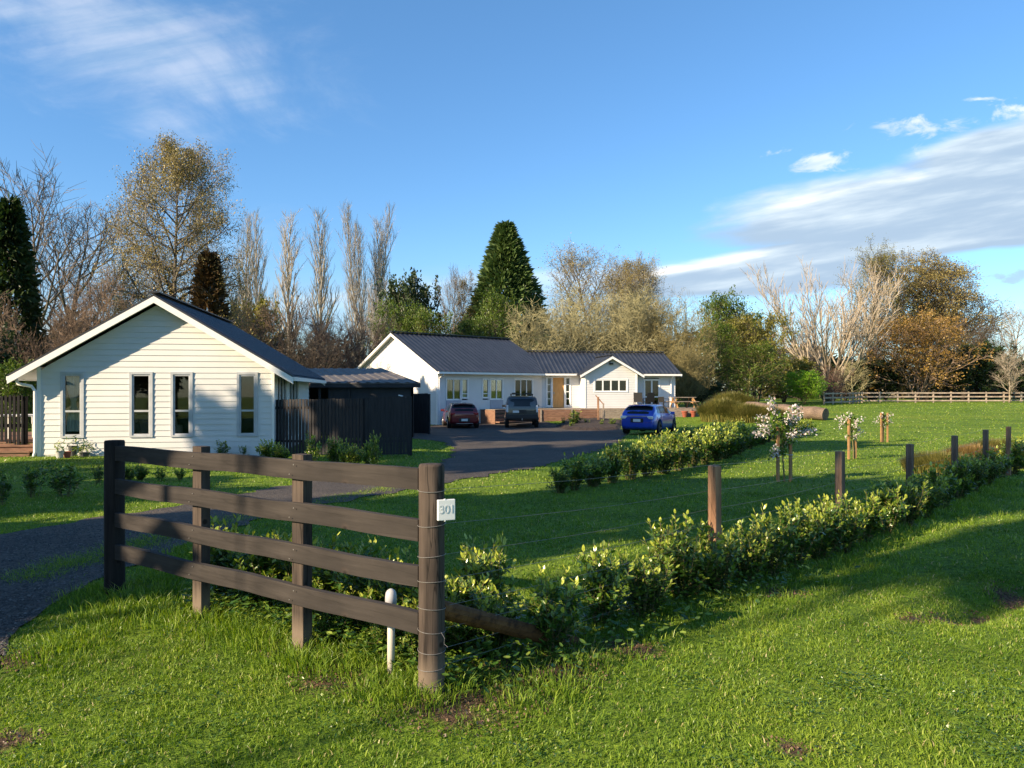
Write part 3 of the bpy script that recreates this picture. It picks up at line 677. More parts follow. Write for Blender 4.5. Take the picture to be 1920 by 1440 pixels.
boards('side_wall', LWl, 0, LEN, hb, wallz, [(1.5, 4.2, -.05, 2.0)], cot); window(LWl, 1.5, 4.2, -.05, 2.0, cot, cols=2, name='sliding_door')
boards('back_wall', BK, 0, 2 * HW, hb, wallz, [], cot, gable=(HW, apz - .20, SL))
for L, a in ((FR, 0), (FR, 2 * HW)):   # corner boards
    mb = MB(); lbox(mb, L, a - .035, a + .06 if a == 0 else a + .035, hb, wallz + .1, -.02, .045); mb.build('corner_board', M['trim'], cot)
mb = MB(); lbox(mb, RW_, -.0, .08, hb, wallz, -.01, .04); mb.build('corner_board', M['trim'], cot)
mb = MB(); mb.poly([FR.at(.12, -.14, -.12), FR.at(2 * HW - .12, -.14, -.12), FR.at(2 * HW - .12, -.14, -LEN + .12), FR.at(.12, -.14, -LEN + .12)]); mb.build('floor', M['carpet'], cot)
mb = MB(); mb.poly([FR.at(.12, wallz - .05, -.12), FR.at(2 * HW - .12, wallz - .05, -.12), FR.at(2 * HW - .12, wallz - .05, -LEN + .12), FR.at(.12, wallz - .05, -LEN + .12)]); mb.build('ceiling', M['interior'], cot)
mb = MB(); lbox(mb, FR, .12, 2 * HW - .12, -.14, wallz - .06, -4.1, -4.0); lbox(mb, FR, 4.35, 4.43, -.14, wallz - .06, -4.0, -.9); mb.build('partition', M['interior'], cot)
def rp(a, o, dz=0): return Vector(FR.at(a, apz - abs(a - HW) * SL + dz, o))
for sgn, nm in ((-1, 0), (1, 1)):
    e = HW + sgn * (HW + eo)
    ribroof('roof', rp(e, over, .04), rp(e, -LEN - .4, .04), rp(HW, over, .04), rp(HW, -LEN - .4, .04), cot, spacing=.3)
    for oo in (over, -LEN - .4 + .03):
        f = MB(); a_, b_ = rp(e, oo, -.015), rp(HW, oo, -.015); a2, b2 = rp(e, oo - .03, -.015), rp(HW, oo - .03, -.015); dn = Vector((0, 0, -.19))
        f.hexa([tuple(a_ + dn), tuple(b_ + dn), tuple(b2 + dn), tuple(a2 + dn), tuple(a_), tuple(b_), tuple(b2), tuple(a2)]); f.build('barge_board', M['trim'], cot)
    f = MB(); quadslab(f, [rp(e, over - .03, -.09), rp(e, -LEN - .36, -.09), rp(HW + sgn * HW, -LEN - .36, -.09), rp(HW + sgn * HW, over - .03, -.09)], .015)
    quadslab(f, [rp(HW + sgn * HW, over - .03, -.09), rp(HW + sgn * HW, .0, -.09), rp(HW, .0, -.09), rp(HW, over - .03, -.09)], .015); f.build('soffit', M['white'], cot)
    g = MB(); ez = apz - (HW + eo) * SL
    lbox(g, FR, e + (sgn * .0) - .05, e + .05, ez - .11, ez + .0, -LEN - .38, over - .07); g.build('gutter', M['trim'], cot)
g = MB(); g.bar(rp(HW, over + .01, .10), rp(HW, -LEN - .41, .10), .3, .04); g.build('ridge_cap', M['ridge'], cot)
ez = apz - (HW + eo) * SL
g = MB(); e = -.30
g.tube([FR.at(-eo + .06, ez - .08, .05), FR.at(-eo + .10, ez - .2, .05), FR.at(-.16, ez - .27, .07), FR.at(-.07, ez - .40, .07), FR.at(-.07, -.15, .07), FR.at(-.10, -.28, .09), FR.at(-.24, -.36, .12)], .045, 8)
g.build('downpipe', M['trim'], cot, smooth=True)
# things seen through the windows
def wc(i): return (wins[i][0] + wins[i][1]) / 2
mb = MB(); c0 = wc(0) - .02
def drape(mb, L, cx, o, z0, z1, w0, wmid, zm, folds=7):
    V = []; rows = 14; cols = 24
    for r in range(rows):
        z = z1 + (z0 - z1) * r / (rows - 1); w = w0 + (wmid - w0) * math.exp(-((z - zm) / .28) ** 2)
        for c in range(cols):
            u = c / (cols - 1) - .5; V.append(L.at(cx + u * w, z, o + .035 * math.cos(u * folds * 6.28)))
    Q = [[r * cols + c, (r + 1) * cols + c, (r + 1) * cols + c + 1, r * cols + c + 1] for r in range(rows - 1) for c in range(cols - 1)]
    mb.raw(V, [Q])
drape(mb, FR, c0 - .02, -.17, wz0 + .12, wz1 - .06, .40, .13, 1.2)
cu = mb.build('curtain', M['curtain'], None, org=FR.at(c0, wz0, -.25)); tag(cu, 'pale curtain gathered behind the leftmost cottage window', 'curtain')
so = thing('sofa', FR.at(wc(1), -.14, -1.0), 'beige padded sofa seen through the second cottage window from the left', 'sofa')
mb = MB(); lbox(mb, FR, wc(1) - .8, wc(1) + .75, -.02, .32, -1.0, -.22); mb.build('seat', M['sofa'], so)
mb = MB(); lbox(mb, FR, wc(1) - .8, wc(1) + .75, .32, .85, -1.1, -.85); mb.build('backrest', M['sofa'], so)
for s in (-.93, .76):
    mb = MB(); lbox(mb, FR, wc(1) + s, wc(1) + s + .16, -.02, .55, -1.1, -.22); mb.build('arm', M['sofa'], so)
for s in (-.5, .1):
    mb = MB(); mb.box(FR.at(wc(1) + s,   .52, -.72), (.42, .14, .38), math.atan2(d1.y, d1.x), ax=Matrix.Rotation(math.atan2(d1.y, d1.x), 3, 'Z') @ Matrix.Rotation(.7, 3, 'X')); mb.build('cushion', M['sofa'], so)
def simple_chair(nm, loc, rz, label, cat, seatm, legm, w=.5, sh=.45, bh=.95, arms=True, group=None):
    t = thing(nm, loc, label, cat, group, rz=rz, local=True); 
    mb = MB(); mb.box((0, 0, sh), (w, w, .05)); mb.build('seat', M[seatm], t)
    mb = MB(); mb.box((0, w / 2 - .02, (sh + bh) / 2 + .03), (w, .03, bh - sh), ax=Matrix.Rotation(-.12, 3, 'X')); mb.build('backrest', M[seatm], t)
    for sx in (-1, 1):
        for sy in (-1, 1):
            mb = MB(); mb.bar((sx * (w / 2 - .02), sy * (w / 2 - .03), 0), (sx * (w / 2 - .02), sy * (w / 2 - .03), sh), .035, .035); mb.build('leg', M[legm], t)
        if arms:
            mb = MB(); mb.bar((sx * w / 2, -w / 2, sh + .22), (sx * w / 2, w / 2, sh + .24), .045, .03); mb.bar((sx * w / 2, -w / 2 + .03, sh - .02), (sx * w / 2, -w / 2 + .03, sh + .22), .03, .03); mb.build('armrest', M[legm], t)
    return t
rz1 = math.atan2(d1.y, d1.x)
simple_chair('armchair', FR.at(wc(2), -.14, -1.0), rz1 + 2.6, 'dark chair seen through the third cottage window from the left', 'chair', 'blackplastic', 'blackplastic', w=.62)

# deck beside the cottage, its table and chairs
dk = thing('side_deck', FR.at(-3, -.4, -2), 'brown timber deck with steps at the left side of the cottage', 'deck')
mb = MB()
for k in range(40): lbox(mb, FR, -6.5, -.12, .06, .10, -6.2 + k * .14, -6.2 + k * .14 + .134)
mb.build('boards', M['deck'], dk)
for k, (oo, zz) in enumerate(((-.25, .02), (.05, -.13))):
    mb = MB(); lbox(mb, FR, -6.5, -.25, zz - .04, zz, oo - .35, oo); mb.build('step', M['deck'], dk)
    mb = MB(); lbox(mb, FR, -6.5, -.25, zz - .17, zz - .042, oo - .06, oo - .03); mb.build('riser', M['deck'], dk)
mb = MB(); lbox(mb, FR, -6.5, -.25, -.06, .055, -.55, -.52); mb.build('riser', M['deck'], dk)
tb = thing('outdoor_table', FR.at(-.75, .10, -1.6), 'pale outdoor table on the deck at the cottage left end', 'table')
mb = MB(); lbox(mb, FR, -1.9, -.35, .80, .84, -2.3, -1.2); mb.build('tabletop', M['trim'], tb)
for a in (-1.85, -1.0, -.45):
    for o in (-2.25, -1.25):
        mb = MB(); lbox(mb, FR, a, a + .07, .10, .80, o, o + .07); mb.build('leg', M['trim'], tb)
simple_chair('outdoor_chair', FR.at(-1.05, .10, -2.9), rz1, 'grey-backed chair behind the pale deck table, left one', 'chair', 'frame', 'trim', w=.55, bh=1.05, group='chairs on the side deck')
simple_chair('outdoor_chair', FR.at(-.35, .10, -3.1), rz1, 'grey-backed chair behind the pale deck table, right one against the cottage corner', 'chair', 'frame', 'trim', w=.5, bh=.95, group='chairs on the side deck')

# paling fences (black)
def paling(nm, P, Q, zt0, zt1, label, gap=.02, w=.09, posts=3, rails=(.25, .85), start=0, group=None, missing=lambda i: gap, railh=.07, mk='black'):
    P = Vector(P[:2]); Q = Vector(Q[:2]); L = Line(P, Q - P, Vector(((Q - P).y, -(Q - P).x))); ln = (Q - P).length
    t = thing(nm, (P.x, P.y, g1(P.x, P.y)), label, 'fence', group); mb = MB(); a = 0; i = 0
    while a < ln - .03:
        u = a / ln; q = L.at(a, 0); z0 = g1(q[0], q[1]) + .04; z1 = zt0 + (zt1 - zt0) * u + rnd.uniform(-.008, .008)
        lbox(mb, L, a, min(a + w, ln), z0, z1, 0, .018); a += w + missing(i); i += 1
    mb.build('palings', M[mk], t); mb = MB()
    for r in rails:
        za = g1(P.x, P.y) * (1 - r) + zt0 * r; zb = g1(Q.x, Q.y) * (1 - r) + zt1 * r
        mb.bar(L.at(0, za, -.03), L.at(ln, zb, -.03), .045, railh)
    mb.build('rails', M[mk], t)
    for k in range(posts):
        a = ln * k / (posts - 1); q = L.at(a, 0); z1 = zt0 + (zt1 - zt0) * a / ln
        mb = MB(); lbox(mb, L, a - .05, a + .05, g1(q[0], q[1]) - .1, z1 - .03, -.13, -.03); mb.build('post', M[mk], t)
    return t, L
Y0 = 22.9; a0 = Vector(((506 - 960) / F * 22.9, 22.9)); a1 = Vector(((683 - 960) / F * 21.6, 21.6)); a2 = Vector(((770 - 960) / F * 22.0, 22.0))
paling('paling_fence', a0, a1, zAt(749.5, 22.9), zAt(746.5, 21.6), 'black gapped paling fence running right from the cottage corner', missing=lambda i: .028, group='black paling fences')
paling('paling_fence', a1 + Vector((.02, 0)), a2, zAt(745, 21.6), zAt(742, 22), 'black close-boarded paling fence panel right of the gapped one', missing=lambda i: .006, posts=2, group='black paling fences')
b0 = atY(772, 38.4); b1 = atY(803, 38); paling('paling_fence', b0, b1, zAt(738, 38.4), zAt(737.5, 38), 'black paling screen standing beside the open shed near the red car', missing=lambda i: .004, posts=2, group='black paling fences')
gA = atY(-60, 22.3); gB = atY(43, 22.0)
gt, GL = paling('paling_gate', gA, gB, zAt(743, 22.3), zAt(741, 22.0), 'black slatted paling panel at the left edge in front of the deck', missing=lambda i: .05, w=.085, posts=2, rails=(.08, .5, .95), railh=.10, group='black paling fences', mk='jet')

# ------------------------------------------------------------------ open shed between the buildings
YS = 34.0; gs = g1(-6, YS)
s0 = Vector(((560 - 960) / F * YS, YS)); s1 = Vector(((775 - 960) / F * YS, YS)); sd = Vector((-3.0, 7.0)).normalized()
sh = thing('open_shed', (s0.x + 2, YS, gs), 'low dark shed with sloping grey-brown roof between the cottage and farmhouse', 'shed')
zf = zAt(718, YS); SLN = Line(s0 + Vector((-2.5, 0)), (1, 0), (0, -1)); wid = (s1 - s0).x + 2.5
back = sd * 7.0; zb = zAt(691, YS + back.y)
f0 = Vector((*(s0 + Vector((-2.7, -.35))), zf)); f1 = Vector((*(s1 + Vector((.35, -.35))), zf)); 
ribroof('roof', f0, f1, f0 + Vector((back.x, back.y + .3, zb - zf)), f1 + Vector((back.x, back.y + .3, zb - zf)), sh, spacing=.42, matk='shedroof', rib=.03)
mb = MB(); mb.bar(f0 + Vector((0, .04, -.12)), f1 + Vector((0, .04, -.12)), .03, .16); mb.build('fascia', M['darkwall'], sh)
mb = MB(); lbox(mb, SLN, 3.8, wid, gs - .1, zf - .1, -.1, 0); mb.build('front_wall', M['darkwall'], sh)
mb = MB(); Lb = Line(Vector(SLN.P) + Vector((back.x, back.y)), (1, 0), (0, 1)); lbox(mb, Lb, 0, wid, gs - .1, zb - .15, -.1, 0); mb.build('back_wall', M['darkwall'], sh)
for st in (s0 + Vector((-2.5, 0)), s1):
    mb = MB(); p = [Vector((*st, gs - .1)), Vector((*(st + Vector((back.x, back.y))), gs - .1))]; q = Vector((.1, 0, 0))
    mb.hexa([tuple(p[0] - q), tuple(p[0]), tuple(p[1]), tuple(p[1] - q), tuple(Vector((*(p[0] - q).xy, zf - .08))), tuple(Vector((*p[0].xy, zf - .08))), tuple(Vector((*p[1].xy, zb - .12))), tuple(Vector((*(p[1] - q).xy, zb - .12)))]); mb.build('side_wall', M['darkwall'], sh)
for px in (600, 655):
    q = atY(px, YS); mb = MB(); mb.bar((q.x, YS - .02, gs - .1), (q.x, YS - .02, zf - .05), .1, .1); mb.build('post', M['darkwall'], sh)
q = atY(757, 31.5); mb = MB(); mb.bar((q.x - .22, 31.6, zAt(741, 31.5)), (q.x + .22, 31.4, zAt(746, 31.5)), .05, .04)
mb.bar((q.x, 31.5, q.z), (q.x, 31.5, zAt(745, 31.5)), .05, .05)
tag(mb.build('white_bar', M['trim'], None, org=tuple(q)), 'short white tilted bar showing above the close-boarded black fence', 'bar')  # plain white bar standing in for an unidentified bright line above the fence

# ------------------------------------------------------------------ farmhouse: left wing, right wing and its porch gable
fh = thing('farmhouse', (0, 52, g1(0, 52)), 'long white weatherboard farmhouse with two wings, dark ribbed roofs and a small front gable', 'house')
ph = R(42.5); dl = Vector((math.cos(ph), math.sin(ph))); nl = Vector((math.sin(ph), -math.cos(ph)))
E0 = Vector((-4.63, 48.0)); RUN = 5.2; ZE = 2.72; ZR = 5.42; LL = 10.7; SLW = (ZR - ZE) / RUN
Wc = E0 - nl * .45 + dl * .38; ELn = Line(E0, dl, nl); LF = Line(Wc, dl, nl)
gb = g1(-3, 50) - .15; FZ = .31; WT = ZE + .45 * SLW - .12
# front wall of the left wing with its doors and windows, placed by their bearings
DH = zAt(711, 50.5)
def op(L, pa, pb, z0, z1): return (L.px(pa), L.px(pb), z0, z1)
fw = [op(LF, 837, 863.5, .95, DH), op(LF, 866, 876.5, 1.05, DH), op(LF, 905, 915.5, 1.05, DH), op(LF, 919.5, 942, .95, DH), op(LF, 965, 998, .95, DH + .02)]
boards('front_wall', LF, 0, LL - .3, gb, WT, fw, fh, h=.17)
window(LF, *fw[0], fh, cols=2, fm='trim'); window(LF, *fw[1], fh, rows=[.22], fm='trim'); window(LF, *fw[2], fh, rows=[.22], fm='trim'); window(LF, *fw[3], fh, cols=2, fm='trim'); window(LF, *fw[4], fh, cols=3, fm='trim')
for k in (0, 3):   # lower panels of the two doors
    mb = MB(); lbox(mb, LF, fw[k][0] - .03, fw[k][1] + .03, FZ - (.0 if k else .35), .90, .0, .05); dr = mb.build('door', M['greydoor'], fh)
    mb = MB(); lbox(mb, LF, fw[k][1] - .12, fw[k][1] - .06, .96, 1.02, .05, .1); mb.build('handle', M['rim'], dr)
cb_ = LF.px(990); mb = MB(); drape(mb, LF, cb_ + .3, -.18, 1.0, DH - .03, 1.3, 1.3, 0, 9)
tag(mb.build('curtain', M['curtain'], None, org=LF.at(cb_, 1, -.2)), 'cream curtain drawn behind the window above the four-wheel drive', 'curtain')
mb = MB(); drape(mb, LF, LF.px(873), -.18, 1.08, DH - .03, .3, .3, 0, 4)
tag(mb.build('curtain', M['curtain'], None, org=LF.at(LF.px(873), 1, -.2)), 'pale curtain behind the narrow window beside the left farmhouse door', 'curtain')
GLn = Line(Wc, -nl, -dl); GW = 2 * (RUN - .45)     # left gable wall
boards('gable_wall', GLn, 0, GW, gb, WT, [], fh, gable=(GW / 2, ZR - .15, SLW), h=.17)
GRn = Line(Wc + dl * (LL - .6), -nl, dl); boards('gable_wall', GRn, 0, GW, gb, WT, [], fh, gable=(GW / 2, ZR - .15, SLW))
BKn = Line(Wc - nl * GW, dl, -nl); boards('back_wall', BKn, 0, LL - .6, gb, WT, [], fh)
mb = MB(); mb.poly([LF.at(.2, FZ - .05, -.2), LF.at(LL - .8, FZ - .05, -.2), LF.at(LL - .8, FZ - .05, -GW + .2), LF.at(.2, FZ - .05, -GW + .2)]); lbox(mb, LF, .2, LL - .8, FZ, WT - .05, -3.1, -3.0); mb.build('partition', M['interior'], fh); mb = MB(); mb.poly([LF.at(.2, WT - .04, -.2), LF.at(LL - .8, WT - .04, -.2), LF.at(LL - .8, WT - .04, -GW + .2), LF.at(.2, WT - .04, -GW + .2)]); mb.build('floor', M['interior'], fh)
def lp(a, run, dz=0): z = ZE + min(run, 2 * RUN - run) * SLW + dz; return Vector(ELn.at(a, z, -run))
ribroof('roof', lp(0, 0), lp(LL, 0), lp(0, RUN), lp(LL, RUN), fh, spacing=.38)
ribroof('roof', lp(0, 2 * RUN), lp(LL, 2 * RUN), lp(0, RUN), lp(LL, RUN), fh, spacing=.38)
mb = MB(); mb.bar(lp(-.02, RUN, .07), lp(LL + .02, RUN, .07), .34, .05); mb.build('ridge_cap', M['ridge'], fh)
for aa in (-.0, LL):
    for r_ in (0, 2 * RUN):
        mb = MB(); a_, b_ = lp(aa, r_, -.03), lp(aa, RUN, -.03); dd = Vector((*dl, 0)) * (.035 if aa == 0 else -.035); dn = Vector((0, 0, -.2))
        mb.hexa([tuple(a_ + dn), tuple(b_ + dn), tuple(b_ + dd + dn), tuple(a_ + dd + dn), tuple(a_), tuple(b_), tuple(b_ + dd), tuple(a_ + dd)]); mb.build('barge_board', M['trim'], fh)
for r_ in (0, 1):
    mb = MB(); rr = lambda run: run if r_ == 0 else 2 * RUN - run
    quadslab(mb, [lp(.04, rr(0), -.1), lp(.04, rr(RUN), -.1), lp(.38, rr(RUN), -.1), lp(.38, rr(0), -.1)], .015)
    mb.build('soffit', M['white'], fh)
mb = MB(); quadslab(mb, [tuple(ELn.at(.1, ZE - .12, 0)), tuple(ELn.at(LL - .1, ZE - .12, 0)), tuple(ELn.at(LL - .1, ZE - .1, -.45)), tuple(ELn.at(.1, ZE - .1, -.45))], .015); mb.build('soffit', M['white'], fh)
mb = MB(); lbox(mb, ELn, .03, LL - .9, ZE - .15, ZE - .02, .01, .12); mb.build('gutter', M['trim'], fh)
mb = MB(); mb.tube([ELn.at(.45, ZE - .12, .06), ELn.at(.45, ZE - .25, .0), LF.at(.06, ZE - .42, .07), LF.at(.06, gb + .1, .07)], .05, 7); mb.build('downpipe', M['trim'], fh)
mb = MB(); lbox(mb, LF, -.06, .08, gb, WT, -.1, .05); mb.build('corner_board', M['trim'], fh)

# right wing
rh = R(9.6); dr_ = Vector((math.cos(rh), math.sin(rh))); nr = Vector((math.sin(rh), -math.cos(rh)))
RE = Line(Vector((2.2, 54.3)), dr_, nr); RF = Line(Vector(RE.P) - nr * .5, dr_, nr); RL = RE.px(1278.5); RRUN = 3.7; RZR = 4.42; SR = (RZR - ZE) / RRUN
RWE = RF.px(1266); WT2 = ZE + .5 * SR - .12
FD0, FD1 = RF.px(1208), RF.px(1236)
PB = RF.px(1097); PBe = RF.px(1194)
side = [op(RF, 1025.5, 1033.5, FZ + .12, zAt(708, 54.6)), op(RF, 1036.5, 1057.5, FZ, zAt(708, 54.8)), op(RF, 1060.5, 1068.5, FZ + .12, zAt(708, 55)), (FD0, FD1, FZ + .05, zAt(712, 56))]
boards('front_wall', RF, -2.2, RWE, gb, WT2, side, fh)
window(RF, *side[0], fh, rows=[.25, .5, .75], fm='trim', name='sidelight'); window(RF, *side[2], fh, rows=[.25, .5, .75], fm='trim', name='sidelight')
mb = MB(); lbox(mb, RF, side[1][0], side[1][1], FZ, side[1][3], -.05, -.01); dr = mb.build('front_door', M['paledoor'], fh); dr['label'] = 'plain unpainted plywood front door'
mb = MB(); lbox(mb, RF, side[1][0] + .06, side[1][0] + .1, FZ + .95, FZ + 1.1, -.01, .05); mb.build('handle', M['rim'], dr)
mb = MB(); lbox(mb, RF, side[1][0] - .07, side[1][0], FZ, side[1][3] + .07, -.04, .035); lbox(mb, RF, side[1][1], side[1][1] + .07, FZ, side[1][3] + .07, -.04, .035); lbox(mb, RF, side[1][0], side[1][1], side[1][3], side[1][3] + .07, -.04, .035); mb.build('door_frame', M['trim'], fh)
window(RF, *side[3], fh, cols=2, rows=[.36], fm='trim', name='french_door', bars=.07)
RG = Line(RF.at(RWE, 0), -nr, dr_); RGW = 2 * (RRUN - .5); boards('gable_wall', RG, 0, RGW, gb, WT2, [], fh, gable=(RGW / 2, RZR - .15, SR))
BR = Line(Vector(RF.P) - nr * RGW, dr_, -nr); boards('back_wall', BR, 2, RWE, gb, WT2, [], fh)
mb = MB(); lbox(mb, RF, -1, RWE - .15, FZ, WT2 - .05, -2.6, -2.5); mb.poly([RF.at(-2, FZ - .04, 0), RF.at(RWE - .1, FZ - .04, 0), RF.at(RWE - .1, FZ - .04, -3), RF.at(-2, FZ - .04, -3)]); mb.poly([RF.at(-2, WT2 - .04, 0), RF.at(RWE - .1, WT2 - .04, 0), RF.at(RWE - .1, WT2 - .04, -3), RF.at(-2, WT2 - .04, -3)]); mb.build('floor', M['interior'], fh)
def rq(a, run, dz=0): return Vector(RE.at(a, ZE + min(run, 2 * RRUN - run) * SR + dz, -run))
LX = -2.0
ribroof('roof', rq(LX, 0), rq(RL, 0), rq(LX, RRUN), rq(RL, RRUN), fh, spacing=.30, rib=.045)
ribroof('roof', rq(LX, 2 * RRUN), rq(RL, 2 * RRUN), rq(LX, RRUN), rq(RL, RRUN), fh, spacing=.30)
mb = MB(); mb.bar(rq(LX, RRUN, .07), rq(RL + .02, RRUN, .07), .34, .05); mb.build('ridge_cap', M['ridge'], fh)
for r_ in (0, 2 * RRUN):
    mb = MB(); a_, b_ = rq(RL, r_, -.03), rq(RL, RRUN, -.03); dd = Vector((*dr_, 0)) * -.035; dn = Vector((0, 0, -.2))
    mb.hexa([tuple(a_ + dn), tuple(b_ + dn), tuple(b_ + dd + dn), tuple(a_ + dd + dn), tuple(a_), tuple(b_), tuple(b_ + dd), tuple(a_ + dd)]); mb.build('barge_board', M['trim'], fh)
mb = MB(); quadslab(mb, [RE.at(-.6, ZE - .12, 0), RE.at(RL - .05, ZE - .12, 0), RE.at(RL - .05, ZE - .10, -.5), RE.at(-.6, ZE - .10, -.5)], .015); mb.build('soffit', M['white'], fh)
mb = MB(); lbox(mb, RE, -.9, RE.px(1093), ZE - .15, ZE - .02, .01, .12); lbox(mb, RE, RE.px(1203), RL - .02, ZE - .15, ZE - .02, .01, .12); mb.build('gutter', M['trim'], fh)
a_ = RE.px(1262); mb = MB(); mb.tube([RE.at(a_, ZE - .12, .06), RE.at(a_, ZE - .22, .0), RF.at(RWE - .35, ZE - .42, .08), RF.at(RWE - .35, FZ, .08)], .05, 7); mb.build('downpipe', M['trim'], fh)
# porch gable: walls forward of the right wing
PD = 1.35; PFp = Line(Vector(RF.P) + nr * PD, dr_, nr); p0, p1 = PFp.px(1096.5), PFp.px(1194); pm = (p0 + p1) / 2; pw = (p1 - p0) / 2
pz = PFp.z(667, pm); po = .42; SP = (pz - PFp.z(702.5, p0)) / (pw + po)
pwt = pz - pw * SP - .12
pwn = [op(PFp, 1115, 1175.5, PFp.z(734, pm), PFp.z(712, pm))]
boards('porch_wall', PFp, p0, p1, gb, pwt, pwn, fh, gable=(pm, pz - .12, SP))
window(PFp, *pwn[0], fh, cols=4, fm='trim', bars=.06)
PR = Line(PFp.at(p1, 0), -nr, dr_); PLf = Line(PFp.at(p0, 0), -nr, -dr_)
boards('porch_side_wall', PR, 0, PD + .3, gb, pwt, [], fh); boards('porch_side_wall', PLf, 0, PD + .3, gb, pwt, [], fh)
mb = MB(); lbox(mb, PFp, p0 + .15, p1 - .15, FZ, pwt, -1.3, -1.25); mb.build('partition', M['interior'], fh)
mb = MB(); lbox(mb, PFp, p1 - .07, p1 + .03, gb, pwt, -.02, .045); mb.build('corner_board', M['trim'], fh); mb = MB(); lbox(mb, PFp, p0 - .03, p0 + .07, gb, pwt, -.02, .045); mb.build('corner_board', M['trim'], fh)
def pq(a, o, dz=0): return Vector(PFp.at(a, pz - abs(a - pm) * SP + dz, o))
backd = PD + .5 + (pz - ZE) / SR
for sg in (-1, 1):
    e = pm + sg * (pw + po); be = PD + .5 + max(0, (pz - (pw + po) * SP - ZE)) / SR
    ribroof('porch_roof', pq(e, .4), pq(e, -be - .1), pq(pm, .4), pq(pm, -backd - .1), fh, spacing=.3)
    mb = MB(); a_, b_ = pq(e, .4, -.02), pq(pm, .4, -.02); dd = Vector((*nr, 0)) * -.035; dn = Vector((0, 0, -.2))
    mb.hexa([tuple(a_ + dn), tuple(b_ + dn), tuple(b_ + dd + dn), tuple(a_ + dd + dn), tuple(a_), tuple(b_), tuple(b_ + dd), tuple(a_ + dd)]); mb.build('barge_board', M['trim'], fh)
mb = MB(); mb.bar(pq(pm, .41, .06), pq(pm, -backd, .06), .26, .04); mb.build('ridge_cap', M['ridge'], fh)
mb = MB(); lbox(mb, PFp, pm - .14, pm + .12, pz - .62, pz - .5, .02, .2); mb.bar(PFp.at(pm - .1, pz - .5, .12), PFp.at(pm - .1, pz - .3, .12), .04, .04); mb.build('floodlight', M['blackplastic'], fh)

# front deck with timber skirt
fd = thing('front_deck', (4, 51, g1(4, 51)), 'raised timber deck with weathered board skirt along the farmhouse front', 'deck')
dk0 = Vector(((1010 - 960) / F * 51.2, 51.2)); DKL = Line(dk0, dr_, nr); dkr = DKL.px(1344)
def skirt(a0, a1, nm, mk, o=0):
    mb = MB()
    for k in range(5):
        a = a0
        while a < a1:
            b = min(a1, a + rnd.uniform(1.8, 3)); z = FZ - .06 - k * .155; lbox(mb, DKL, a, b - .01, z - .145, z, o - .05, o + rnd.uniform(-.01, .012)); a = b
    return mb.build(nm, M[mk], fd)
skirt(0, DKL.px(1120), 'skirt', 'deck'); skirt(DKL.px(1120) + .01, dkr, 'skirt', 'greydeck')
mb = MB(); k = 0
while k * .14 < 3.2: lbox(mb, DKL, 0, dkr, FZ - .05, FZ - .015, -k * .14 - .13, -k * .14 + .005); k += 1
mb.build('boards', M['greydeck'], fd)
for a in np.arange(.1, dkr, 2.1):
    q = DKL.at(a, 0); mb = MB(); lbox(mb, DKL, a, a + .1, g1(q[0], q[1]) - .2, FZ - .055, .014, .07); mb.build('post', M['greydeck'], fd)
lo = LF.px(900); DK2 = Line(LF.at(lo, 0, 1.5), dl, nl); l2 = 1.3 * 5
mb = MB(); k = 0
while k * .14 < 1.45: lbox(mb, DK2, 0, l2, FZ - .05, FZ - .015, -k * .14 - .13, -k * .14); k += 1
mb.build('boards', M['greydeck'], fd)
mb = MB()
for k in range(3): lbox(mb, DK2, 0, l2, FZ - .24 - k * .25, FZ - .09 - k * .25, .0, .03)
lbox(mb, DK2, 0, l2, FZ - .86, FZ - .78, -.1, .45); lbox(mb, DK2, -.03, 0, FZ - .95, FZ - .06, -1.4, .03); mb.build('skirt', M['deck'], fd)
# terracotta pots hanging along the skirt
for i, px in enumerate((1281, 1297, 1336)):
    a = DKL.px(px); q = DKL.at(a, 0, .26); mb = MB(); gzq = g1(q[0], q[1])
    mb.tube([(q[0], q[1], gzq - .02), (q[0], q[1], gzq + .34), (q[0], q[1], gzq + .35), (q[0], q[1], gzq + .42)], [.12, .2, .23, .23], 12)
    tag(mb.build('flower_pot', M['terracotta'], None, org=q[:2] + (gzq,), smooth=False), ['rusty terracotta pot against the deck skirt, leftmost of three', 'rusty terracotta pot against the deck skirt below the picnic table', 'rusty terracotta pot at the right end of the deck skirt'][i], 'pot', 'terracotta pots by the deck')

# deck furniture
def dz_(px, o): a = DKL.px(px); return DKL.at(a, FZ - .012, o)
for i, (px, o, rz, lb) in enumerate(((1212, -1.6, 2.8, 'black outdoor armchair by the french doors, left of two'), (1232, -1.7, 3.5, 'black outdoor armchair by the french doors, right of two'), (1254, -1.0, 2.2, 'small dark low chair beside the picnic table'))):
    simple_chair('deck_chair', dz_(px, o), rz, lb, 'chair', 'blackplastic', 'blackplastic', w=.6 if i < 2 else .5, sh=.42, bh=1.05 if i < 2 else .75, group='dark chairs on the front deck')
q = dz_(1291, -1.1); pt = thing('picnic_table', q, 'pale timber picnic table with slanted legs on the right end of the deck', 'picnic table', rz=rh, local=True)
mb = MB()
for k in range(5): mb.box((0, -.3 + k * .15, .74), (1.75, .14, .04))
mb.build('tabletop', M['greydeck'], pt)
for s in (-.75, .75):
    mb = MB(); mb.box((0, s, .45), (1.75, .26, .04)); mb.build('bench', M['greydeck'], pt)
for s in (-.6, .6):
    for t_ in (-1, 1):
        mb = MB(); mb.bar((s + .0, t_ * .25, .71), (s + t_ * .0, t_ * .68, 0), .05, .10); mb.build('leg', M['stake'], pt)
    mb = MB(); mb.bar((s, -.85, .41), (s, .85, .41), .05, .10); mb.build('crosspiece', M['stake'], pt)
